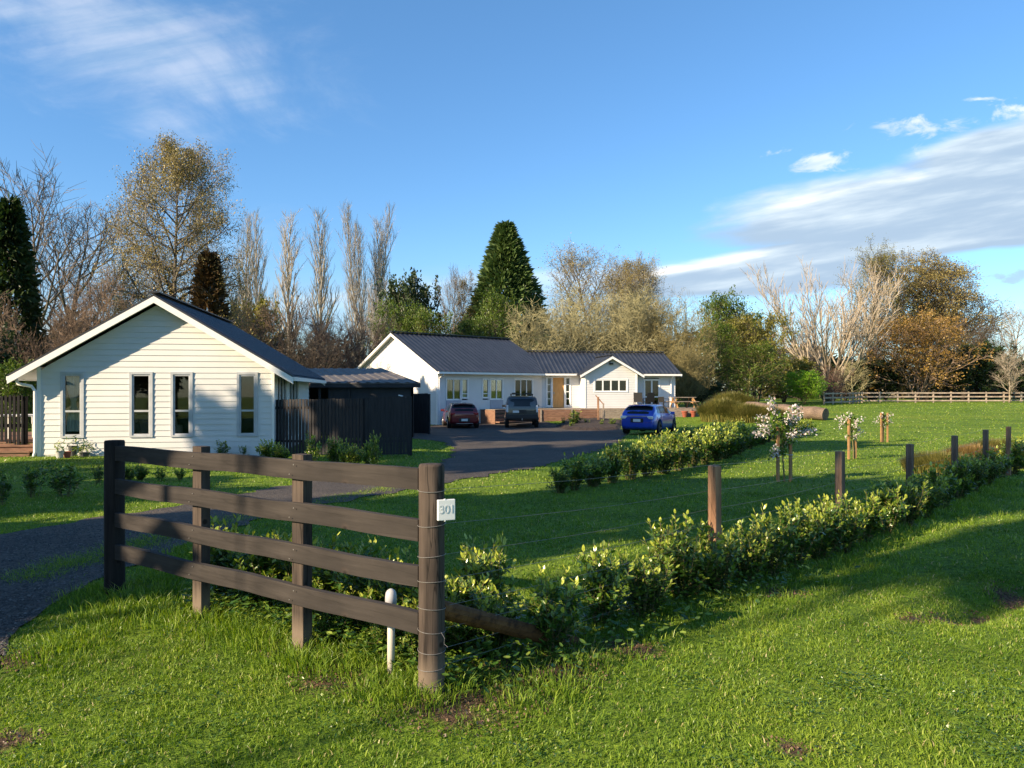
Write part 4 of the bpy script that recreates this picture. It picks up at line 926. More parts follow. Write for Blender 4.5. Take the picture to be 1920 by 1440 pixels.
mb = MB(); mb.bar((-.55, -.5, .05), (-.95, -.62, .7), .06, .1); mb.bar((.55, -.5, .7), (.95, -.6, .05), .06, .1); mb.build('brace', M['stake'], pt)

# garden bed, post and little plants in front of the deck
bed = [P2(1043, 800), P2(1060, 806), P2(1120, 808), P2(1163, 806), P2(1170, 790), P2(1120, 786), P2(1060, 788)]
bb = [Vector(p) for p in bed]; f2 = []
for i in range(len(bb)):
    a, b = bb[i], bb[(i + 1) % len(bb)]
    for k in range(12): q = a.lerp(b, k / 12); f2.append((q.x + rnd.uniform(-.06, .06), q.y + rnd.uniform(-.1, .1)))
cen = (sum(p[0] for p in f2) / len(f2), sum(p[1] for p in f2) / len(f2)); V = [(p[0], p[1], g1(*p) + .0) for p in f2]; n_ = len(V)
V += [(p[0] + (cen[0] - p[0]) * .12, p[1] + (cen[1] - p[1]) * .12, g1(*p) + .12 + rnd.uniform(0, .03)) for p in f2] + [(cen[0], cen[1], g1(*cen) + .2)]
mb = MB(); mb.raw(V, [[[i, (i + 1) % n_, n_ + (i + 1) % n_, n_ + i] for i in range(n_)], [[n_ + i, n_ + (i + 1) % n_, 2 * n_] for i in range(n_)]])
tag(mb.build('garden_bed', M['soil']), kind='structure')
q = gp(1122, 792); gpst = thing('garden_post', q, 'brown timber post with a slanting arm standing in front of the deck', 'post')
mb = MB(); mb.bar(q + Vector((0, 0, -.1)), q + Vector((-.02, 0, zAt(744, q.y) - q.z)), .12, .12); mb.build('post', M['batten'], gpst)
mb = MB(); mb.bar(q + Vector((-.18, 0, zAt(741, q.y) - q.z)), q + Vector((.32, 0, zAt(758, q.y) - q.z)), .06, .06); mb.build('arm', M['batten'], gpst)
mb = MB(); mb.bar(q + Vector((.32, 0, -.05)), q + Vector((.32, 0, zAt(756, q.y) - q.z)), .09, .09); mb.build('post', M['greydeck'], gpst)

# pots beside the cottage
def pot(px, py, r, h, mk, lb, plant=0):
    q = gp(px, py); t = thing('potted_plant' if plant else 'flower_pot', q, lb, 'pot'); mb = MB()
    mb.tube([q, q + Vector((0, 0, h * .9)), q + Vector((0, 0, h * .9)), q + Vector((0, 0, h))], [r * .72, r * .95, r * 1.05, r * 1.05], 14); mb.build('pot', M[mk], t)
    if plant:
        rs = np.random.RandomState(int(px)); n = plant; P = np.tile(np.array(list(q + Vector((0, 0, h)))), (n, 1)) + rs.normal(0, 1, (n, 3)) * [r * .9, r * .9, r * .55] + [0, 0, r * .9]
        lv = MB(); cards(lv, P, .07, rs, elong=2.2, wide=.2, tint=rs.rand(n)); lv.build('foliage', LEAF['hedge'], t, tint=True)
pot(112, 859, .11, .20, 'potpale', 'small pale pot, leftmost of the pots along the cottage wall', 40)
pot(126, 858, .10, .17, 'terracotta', 'small brown pot between the pale pot and the tall grey pot')
pot(138, 855, .15, .30, 'pot', 'tall dark grey pot under the leftmost cottage window', 60)
pot(158, 856, .14, .12, 'pot', 'low pot with a feathery plant right of the tall grey pot', 110)
pot(302, 850, .14, .22, 'pot', 'dark pot with a green plant between the two middle cottage windows', 120)
# ------------------------------------------------------------------ near post-and-rail fence
PO = [(-3.12, 6.07), (-2.21, 5.40), (-1.32, 4.73), (-.425, 4.09)]
rf = thing('rail_fence', (PO[0][0], PO[0][1], 0), 'dark stained four-rail timber fence in the foreground', 'fence')
fdv = (Vector(PO[3]) - Vector(PO[0])).normalized(); fn = Vector((fdv.y, -fdv.x))   # faces the camera
def turned_post(name, x, y, r, z0, z1, matk, parent, k=18, seed=0, bevel=.012):
    rg = random.Random(seed); zs = [z0] + [z0 + (z1 - z0) * i / 8 for i in range(1, 8)] + [z1 - bevel, z1, z1 + .002]
    V = []; ecc = [1 + rg.uniform(-.025, .025) for _ in range(k)]
    crack = rg.randrange(k)
    for i, z in enumerate(zs):
        rr = r * (1 - .02 * (z - z0)) * (1 if i < len(zs) - 2 else (.93 if i == len(zs) - 2 else .5))
        for j in range(k):
            a = 2 * math.pi * j / k; e = ecc[j] * (1 + .012 * math.sin(5 * z + j)); V.append((x + math.cos(a) * rr * e, y + math.sin(a) * rr * e, z))
    mb = MB(); n = len(zs); mb.raw(V, [[[i * k + j, i * k + (j + 1) % k, (i + 1) * k + (j + 1) % k, (i + 1) * k + j] for i in range(n - 1) for j in range(k)], [[(n - 1) * k + j for j in range(k)]]])
    return mb.build(name, M[matk], parent, smooth=True)
o = turned_post('post', *PO[0], .075, -.12, 1.2, 'postblack', rf, seed=1); o['label'] = 'thick black round end post'
for i in (1, 2):
    mb = MB(); x, y = PO[i]; c = Vector((x, y)) - fn * .045; mb.box((c.x, c.y, .54 + .0), (.105, .07, 1.32), math.atan2(fdv.y, fdv.x)); mb.build('post', M['post'], rf)
for r_, (za, zb_, h_) in enumerate(((1.10, 1.12, .115), (.845, .853, .115), (.59, .602, .11), (.335, .355, .115))):
    a_ = Vector((*(Vector(PO[0]) + fdv * .0 + fn * .012), za)); b_ = Vector((*(Vector(PO[3]) - fdv * .07 + fn * .012), zb_))
    # board with slightly uneven faces
    mb = MB(); N = 22; V = []; d = (b_ - a_); L_ = d.length; rg = random.Random(r_ * 3 + 1)
    for i in range(N + 1):
        c = a_ + d * i / N; w = .004 * math.sin(i * .7 + r_ * 2) + .0015 * rg.uniform(-1, 1)
        for (o_, z_) in ((.02, -1), (.02, 1), (-.02, 1), (-.02, -1)): V.append((c.x + fn.x * o_, c.y + fn.y * o_, c.z + z_ * h_ / 2 + w))
    mb.raw(V, [[[4 * i + j, 4 * i + 4 + j, 4 * i + 4 + (j + 1) % 4, 4 * i + (j + 1) % 4] for i in range(N) for j in range(4)], [[3, 2, 1, 0]], [[4 * N + j for j in range(4)]]])
    # own frame with y along the board so that grain follows it
    ang = math.atan2(fdv.y, fdv.x) - math.pi / 2; ro = mb.build('rail', M['rail'], None, org=tuple(a_))
    me = ro.data; me.transform(Matrix.Rotation(-ang, 4, 'Z')); ro.parent = rf; ro.location = a_ - Vector(rf['org_']); ro.rotation_euler = (0, 0, ang)
    mb = MB()
    for i in range(3):
        x, y = PO[i]; f_ = i / 3; z = za + (zb_ - za) * f_
        for s in (-1, 1): q = Vector((x, y)) + fn * .034 + fdv * (s * .02 + (.03 if i == 0 else 0)); mb.tube([(q.x, q.y, z + s * .03), (q.x + fn.x * .003, q.y + fn.y * .003, z + s * .03)], .004, 6)
    mb.build('nails', M['wire'], rf)

# strainer post with wire wraps, number sign, stay, wire fence
sp = thing('strainer_post', (PO[3][0], PO[3][1], 0), 'stout round weathered brown post wound with wire, right end of the rail fence', 'post')
turned_post('post', PO[3][0], PO[3][1], .071, -.12, 1.205, 'post', sp, k=26, seed=4)
WZ = [1.07, .887, .724, .59, .449, .331, .227, .138, .05]
for i, z in enumerate(WZ):
    pts = [(PO[3][0] + math.cos(a) * .0735, PO[3][1] + math.sin(a) * .0735, z + .006 * math.sin(a * 1 + i)) for a in np.linspace(0, 6.283, 29)]
    mb = MB(); mb.tube(pts, .0017, 5, cap=False); mb.build('wire_wrap', M['wire'], sp)
mb = MB(); mb.tube([(PO[3][0] + .055, PO[3][1] - .05, .33), (PO[3][0] + .075, PO[3][1] - .06, .30), (PO[3][0] + .07, PO[3][1] - .05, .27), (PO[3][0] + .09, PO[3][1] - .055, .255)], .0015, 4); mb.build('wire_tail', M['wire'], sp)
# sign: a shallow box on the right-hand face, turned toward the road
sgo = Vector((PO[3][0] + .066, PO[3][1] - .052, .972)); sa = R(22)
sg = thing('number_sign', sgo, 'small pale grey number plate fixed to the round wire-wound post', 'sign'); ax = Matrix.Rotation(sa, 3, 'Z')
SC = sgo + ax @ Vector((.012, -.012, 0))
mb = MB(); mb.box(SC, (.094, .022, .108), ax=ax); bo = mb.build('plate', M['signwhite'], sg); bv = bo.modifiers.new('b', 'BEVEL'); bv.width = .003; bv.segments = 2
def text_mesh(s, size, loc, rot, matk, name, parent, ext=.0008):
    cu = bpy.data.curves.new(name, 'FONT'); cu.body = s; cu.size = size; cu.extrude = ext; cu.align_x = 'CENTER'; cu.align_y = 'CENTER'; cu.space_character = .92
    t = bpy.data.objects.new('tmp', cu); C.objects.link(t); bpy.context.view_layer.update(); me = bpy.data.meshes.new_from_object(t); bpy.data.objects.remove(t)
    me.name = name; me.materials.clear(); me.materials.append(M[matk]); o = bpy.data.objects.new(name, me); C.objects.link(o)
    if parent is not None: o.parent = parent; o.location = Vector(loc) - Vector(parent['org_'])
    else: o.location = loc
    o.rotation_euler = rot; return o
tx = text_mesh('301', .062, SC + ax @ Vector((0, -.0122, .002)), (R(90), 0, sa), 'signgrey', 'digits', sg)
for zz in (.056, -.056):
    mb = MB(); mb.tube([SC + ax @ Vector((-.008, -.006, zz - .002)), SC + ax @ Vector((-.008, -.006, zz + .002))], .006, 10); mb.build('screw', M['signwhite'], sg)

P3 = Vector(PO[3]); FA = Vector((1.6, 6.1)); dF = Vector((.66, .75)).normalized()
mb = MB(); st0 = Vector((*(P3 + (FA - P3).normalized() * .05), .43)); st1 = Vector((*(P3 + (FA - P3).normalized() * 1.2), -.03))
mb.tube([st0, st0.lerp(st1, .5), st1], [.050, .048, .046], 12); so_ = mb.build('stay_post', M['stay'], None, org=tuple(st0), smooth=False)
tag(so_, 'brown round stay post leaning down from the strainer post into the hedge', 'post')
posts = [(1340, 855), (1575, 833), (1706, 822), (1790, 808), (1848, 798), (1891, 793)]
wn = ['reddish-brown square wire-fence post, nearest the camera, rising from the hedge', 'second wire-fence post from the strainer post, brown with a dark side', 'dark grey wire-fence post beside the near end of the tawny tussocks', 'dark grey wire-fence post in front of the middle of the tawny tussocks', 'short dark wire-fence post by the far tussock', 'pale sunlit wire-fence post, farthest along the roadside hedge']
wp = []; hz = 1.0
for i, (px, ty) in enumerate(posts):
    k = (px - 960) / F; P = FA; t = (k * P.y - P.x) / (dF.x - k * dF.y); q = P + dF * t; z0 = g1(q.x, q.y); z1 = zAt(ty, q.y)
    mb = MB(); w = .078; V = []
    mb.box((0, 0, (z1 - z0 - .15) / 2 - .15 + .075), (w, w, z1 - z0 + .15), R(38)); o = mb.build('fence_post', M['batten' if i in (0, 5) else 'battengrey'], None)
    o.location = (q.x, q.y, z0); bv = o.modifiers.new('b', 'BEVEL'); bv.width = .006; tag(o, wn[i], 'post', 'posts of the roadside wire fence'); wp.append((q, z0, z1))
wire = thing('fence_wires', (*P3, 0), 'thin plain wires strung between the roadside fence posts', 'wire')
for j in range(8):
    mb = MB(); pts = [Vector((P3.x + .07, P3.y + .02, WZ[j]))]
    for (q, z0, z1) in wp: f_ = WZ[j] / 1.2; pts.append(Vector((q.x - .045, q.y + .03, z0 + (z1 - z0) * (f_ if j else .93))))
    P_ = []
    for a, b in zip(pts[:-1], pts[1:]):
        for k in range(5): c = a.lerp(b, k / 5); c.z -= .02 * math.sin(math.pi * k / 5); P_.append(c)
    P_.append(pts[-1]); mb.tube(P_, .0011, 4); mb.build('wire', M['wire'], wire)
# vent pipe behind the rails
vq = gp(733, 1262); vp = thing('vent_pipe', vq, 'short pale plastic pipe with a domed grey cap behind the bottom rail', 'pipe')
mb = MB(); mb.tube([vq + Vector((0, 0, -.1)), vq + Vector((.002, 0, .40))], .0215, 16); mb.build('pipe', M['pipebody'], vp, smooth=True)
mb = MB(); zt = .475; mb.tube([vq + Vector((0, 0, z)) for z in (.375, .376, .43, .452, .465, .474, .477)], [.024, .033, .033, .030, .023, .011, .002], 16); mb.build('cap', M['plasticpipe'], vp, smooth=True)

# ------------------------------------------------------------------ far three-rail fence
FY = 87.0
nodes = [gp(1545, 771), gp(1596, 764)] + [atY(1616, FY)] + [atY(1920 + 60, FY + 1.5)]
nodes = [Vector((n.x, n.y)) for n in nodes]; nodes[0] = Vector(((1545 - 960) / F * 76, 76)); nodes[1] = Vector(((1593 - 960) / F * 80, 80))
ff = thing('paddock_fence', (*nodes[2], g1(*nodes[2])), 'pale weathered three-rail timber fence across the far end of the lawn', 'fence')
def fz(q): return g1(q.x, q.y)
pl = []
for a, b in zip(nodes[:-1], nodes[1:]):
    n = max(1, round((b - a).length / 2.05))
    for k in range(n): pl.append(a.lerp(b, k / n))
pl.append(nodes[-1])
for q in pl: mb = MB(); mb.box((q.x, q.y, fz(q) + .58), (.13, .13, 1.28)); mb.build('post', M['farrail'], ff)
for z in (.22, .66, 1.08):
    for a, b in zip(nodes[:-1], nodes[1:]):
        mb = MB(); off = Vector((0, -.085, 0)); mb.bar(Vector((*a, fz(a) + z)) + off, Vector((*b, fz(b) + z)) + off, .04, .15); mb.build('rail', M['farrail'], ff)

# ------------------------------------------------------------------ cars
def interp(keys, y):
    for (a, va), (b, vb) in zip(keys[:-1], keys[1:]):
        if y <= b: t = (y - a) / (b - a); t = t * t * (3 - 2 * t) * .5 + t * .5; return va + (vb - va) * t
    return keys[-1][1]
def car(nm, loc, rz, spec, label, cat, paint):
    t = thing(nm, loc, label, cat, rz=rz, local=True); L, Wd, H = spec['L'], spec['W'] / 2, spec['H']; wr = spec['wr']; ax1, ax2 = spec['axles']
    belt, roof, wid = spec['belt'], spec['roof'], spec['wid']
    N = 64; ys_ = [L * i / N for i in range(N + 1)]
    def ring(y):
        w = Wd * interp(wid, y); zb_ = interp(spec['bottom'], y); ar = 0
        for a in (ax1, ax2):
            d = abs(y - a)
            if d < wr + .07: ar = max(ar, wr + math.sqrt(max(0, (wr + .07) ** 2 - d * d)))
        zb = interp(belt, y); zr = max(interp(roof, y), zb + .015); za = max(zb_, ar); wt = w * (1 - spec['tumble'] * min(1, (zr - zb) / (H - 1.0 if H > 1.2 else .4)))
        pts = [(0, zb_ + .0), (w * .72, zb_), (w * .73, max(zb_, za - .02) if ar else zb_ + .02), (w * .96, max(zb_ + .03, za)), (w, max(zb_ + .22, za + .03)), (w * 1.0, (zb * .62 + .3 * .38) if not ar else max(za + .06, zb * .66)), (w * .975, zb - .03), (w * .93, zb),
               (wt + (w * .93 - wt) * .55, zb + (zr - zb) * .45), (wt, zb + (zr - zb) * .84), (wt * .88, zb + (zr - zb) * .97), (wt * .5, zr), (0, zr + .012)]
        return pts
    rings = [ring(y) for y in ys_]; K = len(rings[0]); V = []
    for y, r_ in zip(ys_, rings):
        for (x, z) in r_: V.append((x, y, z))
        for (x, z) in r_[-2:0:-1]: V.append((-x, y, z))
    K2 = 2 * K - 2; mb = MB(); mb.raw(V, [[[i * K2 + j, i * K2 + (j + 1) % K2, (i + 1) * K2 + (j + 1) % K2, (i + 1) * K2 + j] for i in range(N) for j in range(K2)], [list(range(K2))[::-1]], [[N * K2 + j for j in range(K2)]]])
    b = mb.build('body', paint, t, smooth=True)
    b.modifiers.new('w', 'WEIGHTED_NORMAL'); 
    def surf(y, v):      # v in ring index units
        r_ = ring(y); i = min(int(v), K - 2); f_ = v - i; return r_[i][0] * (1 - f_) + r_[i + 1][0] * f_, r_[i][1] * (1 - f_) + r_[i + 1][1] * f_
    def panel(name, y0, y1, v0, v1, side, mk, off=.008, ny=8, nv=6, skew0=0, skew1=0, label=None, par=None):
        V = []
        for i in range(ny + 1):
            for j in range(nv + 1):
                v = v0 + (v1 - v0) * j / nv; fj = j / nv; y = (y0 + skew0 * fj) * (1 - i / ny) + (y1 + skew1 * fj) * i / ny
                x, z = surf(y, v); e = .01; xa, za = surf(y + e, v); xb, zb2 = surf(y, v + e * 5) if v + e * 5 < K - 1 else surf(y, v - e * 5)
                tv = Vector((xa - x, e, za - z)); uv = Vector((xb - x, 0, zb2 - z)) * (1 if v + e * 5 < K - 1 else -1); n = uv.cross(tv)
                if n.length < 1e-9: n = Vector((1, 0, .3))
                n.normalize()
                if n.x < 0 and abs(n.x) > .3: n = -n
                if abs(n.x) <= .3 and n.z < 0: n = -n
                V.append(((x + n.x * off) * side, y + n.y * off, z + n.z * off))
        mb = MB(); mb.raw(V, [[[i * (nv + 1) + j, (i + 1) * (nv + 1) + j, (i + 1) * (nv + 1) + j + 1, i * (nv + 1) + j + 1] for i in range(ny) for j in range(nv)]])
        return mb.build(name, M[mk], par or t, smooth=True)
    for (y0, y1, s0, s1) in spec['side_windows']:
        for s in (-1, 1): panel('side_window', y0, y1, 7.25, 8.95, s, 'darkglass', skew0=s0, skew1=s1)
    # rear window and windscreen: across the car
    def cross(name, yz, mk, inset=.86, off=.012, par=None):
        V = []; nx_ = 10
        for (y, z) in yz:
            r_ = ring(y); zr = r_[-1][1]
            for i in range(nx_ + 1):
                u = -1 + 2 * i / nx_; ww = Wd * interp(wid, y) * inset * (1 - spec['tumble'] * min(1, max(0, (z - interp(belt, y)) / .55))); V.append((u * ww, y + (-off if y < L / 2 else off) + .03 * u * u * (1 if y < L / 2 else -1), z + .006))
        mb = MB(); k = nx_ + 1; mb.raw(V, [[[i * k + j, i * k + j + 1, (i + 1) * k + j + 1, (i + 1) * k + j] for i in range(len(yz) - 1) for j in range(nx_)]]); return mb.build(name, M[mk], par or t, smooth=True)
    cross('rear_window', [(y, interp(roof, y)) for y in spec['rear_glass']], 'darkglass', inset=.86)
    cross('windscreen', [(y, interp(roof, y) + .01) for y in spec['screen']], 'darkglass', inset=.86)
    for s in (-1, 1):
        for a in (ax1, ax2):
            w = thing('wheel', (0, 0, 0), None, None, local=True); w.parent = t; w.location = (s * (Wd - .10), a, wr)
            mb = MB(); mb.tube([(-.11 * s, 0, 0), (-.10 * s, 0, 0), (.09 * s, 0, 0), (.11 * s, 0, 0)], [wr - .02, wr, wr, wr - .02], 28); mb.build('tyre', M['tyre'], w, smooth=False)
            mb = MB(); mb.tube([(.105 * s, 0, 0), (.118 * s, 0, 0)], [wr * .66, wr * .63], 24)
            ro = mb.build('rim', M[spec.get('rimm', 'rim')], w)
            mb = MB()
            for q in range(5):
                c0_ = math.cos(q * 1.2566 + .6); s0_ = math.sin(q * 1.2566 + .6); mb.bar((.124 * s, c0_ * wr * .2, s0_ * wr * .2), (.124 * s, c0_ * wr * .55, s0_ * wr * .55), .07, .012)
            mb.build('rim_slots', M['tyre'], w)
        mb = MB(); mz = interp(belt, spec['mirror']) + .07; mb.box((s * (Wd + .09), spec['mirror'], mz), (.19, .09, .13)); mb.bar((s * (Wd - .06), spec['mirror'], mz - .06), (s * (Wd + .05), spec['mirror'], mz - .03), .05, .03); mo = mb.build('mirror', paint, t); bv = mo.modifiers.new('b', 'BEVEL'); bv.width = .03; bv.segments = 2
    for lf in spec['lamps']: lf(t, panel, cross)
    return t
def paintmat(n, c, flake=.0, rough=.28, metal=.2):
    return mat(n, c, tuple(min(1, q * 1.12) for q in c), rough=rough, coat=1, metal=metal)
def rear_bits(Wd, lampz, lampw, lamph, platez, lampm='lamp', lampx=None, yoff=-.02, strip=None, platex=0, bump=None):
    def f(t, panel, cross):
        for s in (-1, 1):
            mb = MB(); x = Wd * .80 if lampx is None else lampx
            mb.box((s * x, .03 + yoff, lampz), (lampw, .10, lamph), ax=Matrix.Rotation(s * -.35, 3, 'Z')); lo_ = mb.build('tail_lamp', M[lampm], t); bv = lo_.modifiers.new('b', 'BEVEL'); bv.width = min(lampw, lamph) * .3; bv.segments = 3
        mb = MB(); mb.box((platex, yoff - .012, platez), (.36, .012, .13)); mb.build('number_plate', M['plate'], t)
        mb = MB(); mb.box((0, yoff - .004, platez), (.62, .014, .2) if platex == 0 else (.5, .014, .2)); mb.build('plate_recess', M['blackplastic'], t)
        if strip:
            mb = MB(); mb.box((0, yoff - .01, strip[0]), (strip[1], .03, strip[2])); mb.build('trim_strip', M[strip[3]], t)
        if bump:
            mb = MB(); mb.box((0, yoff + .02, bump[0]), (Wd * 2 * bump[1], .10, bump[2])); o = mb.build('bumper', M[bump[3]], t); bv = o.modifiers.new('b', 'BEVEL'); bv.width = .03; bv.segments = 2
    return f
hatch = dict(L=4.3, W=1.78, H=1.45, wr=.325, axles=(.82, 3.42), tumble=.24,
    belt=[(0, .80), (.12, .92), (.5, .99), (1.5, .96), (3.0, .92), (3.6, .88), (4.15, .74), (4.3, .60)],
    roof=[(0, .82), (.10, .98), (.28, 1.16), (.62, 1.38), (1.1, 1.44), (2.0, 1.45), (2.5, 1.38), (3.25, .98), (3.7, .90), (4.15, .76), (4.3, .62)],
    wid=[(0, .80), (.10, .91), (.35, .97), (1.0, 1), (3.2, 1), (3.8, .95), (4.15, .82), (4.3, .66)],
    bottom=[(0, .40), (.12, .27), (.5, .2), (3.8, .2), (4.2, .25), (4.3, .35)],
    side_windows=[(.72, 1.12, .12, 0), (1.18, 1.95, 0, 0), (2.0, 3.05, 0, -.55)], rear_glass=[.13, .2, .3, .42, .55], screen=[2.6, 2.8, 3.0, 3.15], mirror=2.75)
red = paintmat('red_car_paint', (.15, .006, .008)); blue = paintmat('blue_car_paint', (.012, .055, .42)); grey = paintmat('grey_car_paint', (.03, .033, .038), metal=.4)
H1 = dict(hatch); H1['lamps'] = [rear_bits(.89, .86, .30, .13, .50, yoff=-.01, strip=(.30, .95, .02, 'rim'), lampx=.66), lambda t, p, c: None]
def spoiler(z, y, w, mk):
    def f(t, p, c):
        mb = MB(); mb.box((0, y, z), (w, .22, .03)); o = mb.build('spoiler', mk, t); bv = o.modifiers.new('b', 'BEVEL'); bv.width = .012
    return f
H1['lamps'].append(spoiler(1.405, .55, 1.12, red))
q = gp(871, 804); car('hatchback_car', q, R(11), H1, 'red hatchback parked by the farmhouse, seen from behind', 'car', red)
H2 = dict(hatch); H2['L'] = 4.3; H2['lamps'] = [rear_bits(.89, .84, .34, .15, .70, lampm='clearlamp', yoff=-.01, lampx=.64, strip=(.905, 1.0, .035, 'rim')), spoiler(1.40, .55, 1.15, blue), lambda t, p, c: rear_bits]
H2['rimm'] = 'blackplastic'
q = gp(1196, 817); q = q + Vector((.1, .9, 0)); q.z = g1(q.x, q.y); car('hatchback_car', q, R(-27), H2, 'bright blue hatchback parked on the grass edge behind the hedge', 'car', blue)
suv = dict(L=4.8, W=1.92, H=1.85, wr=.39, axles=(.95, 3.85), tumble=.15,
    belt=[(0, 1.0), (.08, 1.12), (.5, 1.18), (3.3, 1.16), (3.9, 1.12), (4.6, 1.02), (4.8, .85)],
    roof=[(0, 1.05), (.03, 1.25), (.10, 1.62), (.2, 1.80), (.6, 1.86), (2.4, 1.84), (2.9, 1.74), (3.5, 1.22), (3.9, 1.14), (4.6, 1.04), (4.8, .87)],
    wid=[(0, .93), (.08, .98), (.3, 1), (3.9, 1), (4.5, .93), (4.8, .8)], bottom=[(0, .52), (.1, .44), (.4, .40), (4.3, .4), (4.8, .5)],
    side_windows=[(.4, 1.35, .0, 0), (1.42, 2.3, 0, 0), (2.36, 3.2, 0, -.45)], rear_glass=[.032, .05, .08, .11, .14], screen=[2.95, 3.1, 3.3, 3.45], mirror=3.05)
def suvbits(t, p, c):
    mb = MB()
    for x in (-.62, .62): mb.bar((x, .5, 1.93), (x, 2.5, 1.93), .05, .05)
    for y in (.55, 1.1, 1.65, 2.2): mb.bar((-.66, y, 1.96), (.66, y, 1.96), .06, .04)
    for x in (-.62, .62):
        for y in (.6, 2.3): mb.bar((x, y, 1.84), (x, y, 1.93), .05, .05)
    mb.build('roof_rack', M['blackplastic'], t)
    mb = MB(); mb.box((-.42, .5, 2.0), (.32, .2, .09)); mb.box((.35, .55, 2.0), (.4, .2, .07)); mb.build('rack_boxes', M['blackplastic'], t)
    mb = MB(); mb.box((0, -.07, .50), (.06, .12, .06)); mb.tube([(0, -.12, .5), (0, -.12, .58)], .03, 8); mb.build('tow_ball', M['rim'], t)
suv['lamps'] = [rear_bits(.96, 1.12, .12, .42, .96, lampm='clearlamp', lampx=.86, yoff=-.02, platex=-.36, bump=(.66, .96, .24, 'blackplastic')), suvbits]
q = gp(979, 803); car('offroad_car', q, R(1), suv, 'grey boxy four-wheel drive with a roof rack, parked between the red and blue cars', 'car', grey)

# ------------------------------------------------------------------ log, mounds of grass, stump side
lg = gp(1500, 781); e0 = gp(1412, 772); 
ls = Vector(((1402 - 960) / F * 52, 52, 0)); le = Vector(((1548 - 960) / F * 47.5, 47.5, 0)); r_ = .42
ls.z = g1(ls.x, ls.y) + .5; le.z = g1(le.x, le.y) + .38
mb = MB(); mb.tube([ls.lerp(le, k / 8) + Vector((0, 0, .04 * math.sin(k * 2))) for k in range(9)], [.50, .48, .47, .45, .44, .44, .42, .41, .38], 18)
tag(mb.build('fallen_log', M['log'], None, org=tuple(ls)), 'thick grey sawn log lying on the lawn behind the blossom tree', 'log')
def tussock(name, spec_, label, group, cols, n, h, kind=None, seed=0):
    mb = MB(); rs = np.random.RandomState(seed); P = []
    for (x, y, r, hh) in spec_:
        m = int(n / len(spec_)); a = rs.rand(m) * 6.283; rr = np.sqrt(rs.rand(m)) * r; P.append(np.stack([x + np.cos(a) * rr, y + np.sin(a) * rr, np.full(m, hh), a, rr / r], 1))
    P = np.concatenate(P); m = len(P); z = gz(P[:, 0], P[:, 1]); hgt = P[:, 2] * rs.uniform(.65, 1.1, m) * (1 - .45 * P[:, 4] ** 2); lean = (.15 + .6 * P[:, 4]) * hgt * rs.uniform(.4, 1.3, m); la = P[:, 3] + rs.normal(0, .7, m)
    b = np.stack([P[:, 0], P[:, 1], z], 1); dx = np.stack([np.cos(la), np.sin(la), np.zeros(m)], 1); s = np.stack([-np.sin(la), np.cos(la), np.zeros(m)], 1); w = spec_[0][3] * .02
    mid = b + dx * (lean * .35)[:, None] + np.array([0, 0, 1]) * (hgt * .65)[:, None]; tip = b + dx * lean[:, None] + np.array([0, 0, 1]) * hgt[:, None]
    V = np.stack([b - s * w, b + s * w, mid + s * w * .8, tip, mid - s * w * .8], 1).reshape(-1, 3); k = np.arange(m)[:, None] * 5
    mb.raw(V, [k + np.array([[0, 1, 2, 4]]), k + np.array([[4, 2, 3]])], np.repeat(rs.rand(m), 5))
    x, y, r, hh = spec_[0]
    o = mb.build(name, LEAF[cols], None, org=(x, y, g1(x, y)), tint=True); return tag(o, label, 'grass' if 'grass' in name else 'plant', group)
LEAF['tawny'] = leafmat('tawny_grass', [(0, (.12, .085, .03)), (.5, (.25, .17, .06)), (1, (.42, .28, .12))], trans=.3, big=.7)
LEAF['tawnygreen'] = leafmat('green_tawny_grass', [(0, (.06, .08, .02)), (.5, (.16, .155, .04)), (1, (.32, .26, .08))], trans=.3, big=.5)
def tsp(px, py, r, h): q = gp(px, py); return (q.x, q.y, r, h)
for i, (s_, lb, c) in enumerate((
  ([tsp(1768, 888, .7, .5), tsp(1735, 885, .4, .45)], 'yellow-brown grass tussock between the third and fourth wire-fence posts', 'tawnygreen'),
  ([tsp(1830, 872, .7, .52)], 'reddish grass tussock around the fifth wire-fence post', 'tawny'),
  ([tsp(1868, 860, .7, .55)], 'greenish grass tussock by the farthest wire-fence post', 'tawnygreen'))):
    tussock('grass_tussock', s_, lb, 'tussocks behind the wire fence', c, 7000, 1, seed=i)
for i, (px, py, r, h, lb) in enumerate(((1352, 789, 1.2, 1.45, 'tall tawny ornamental grass clump beside the end of the deck'), (1395, 790, 1.3, 1.15, 'tawny green grass clump, middle of the row behind the hedge'), (1436, 790, 1.2, .95, 'lower tawny green grass clump nearest the blossom tree'), (1372, 772, 1.4, 1.5, 'tall green-brown grass clump behind the others by the deck'))):
    tussock('grass_clump', [tsp(px, py, r, h)], lb, 'ornamental grass clumps by the deck', 'tawnygreen', 7000, 1, seed=20 + i)

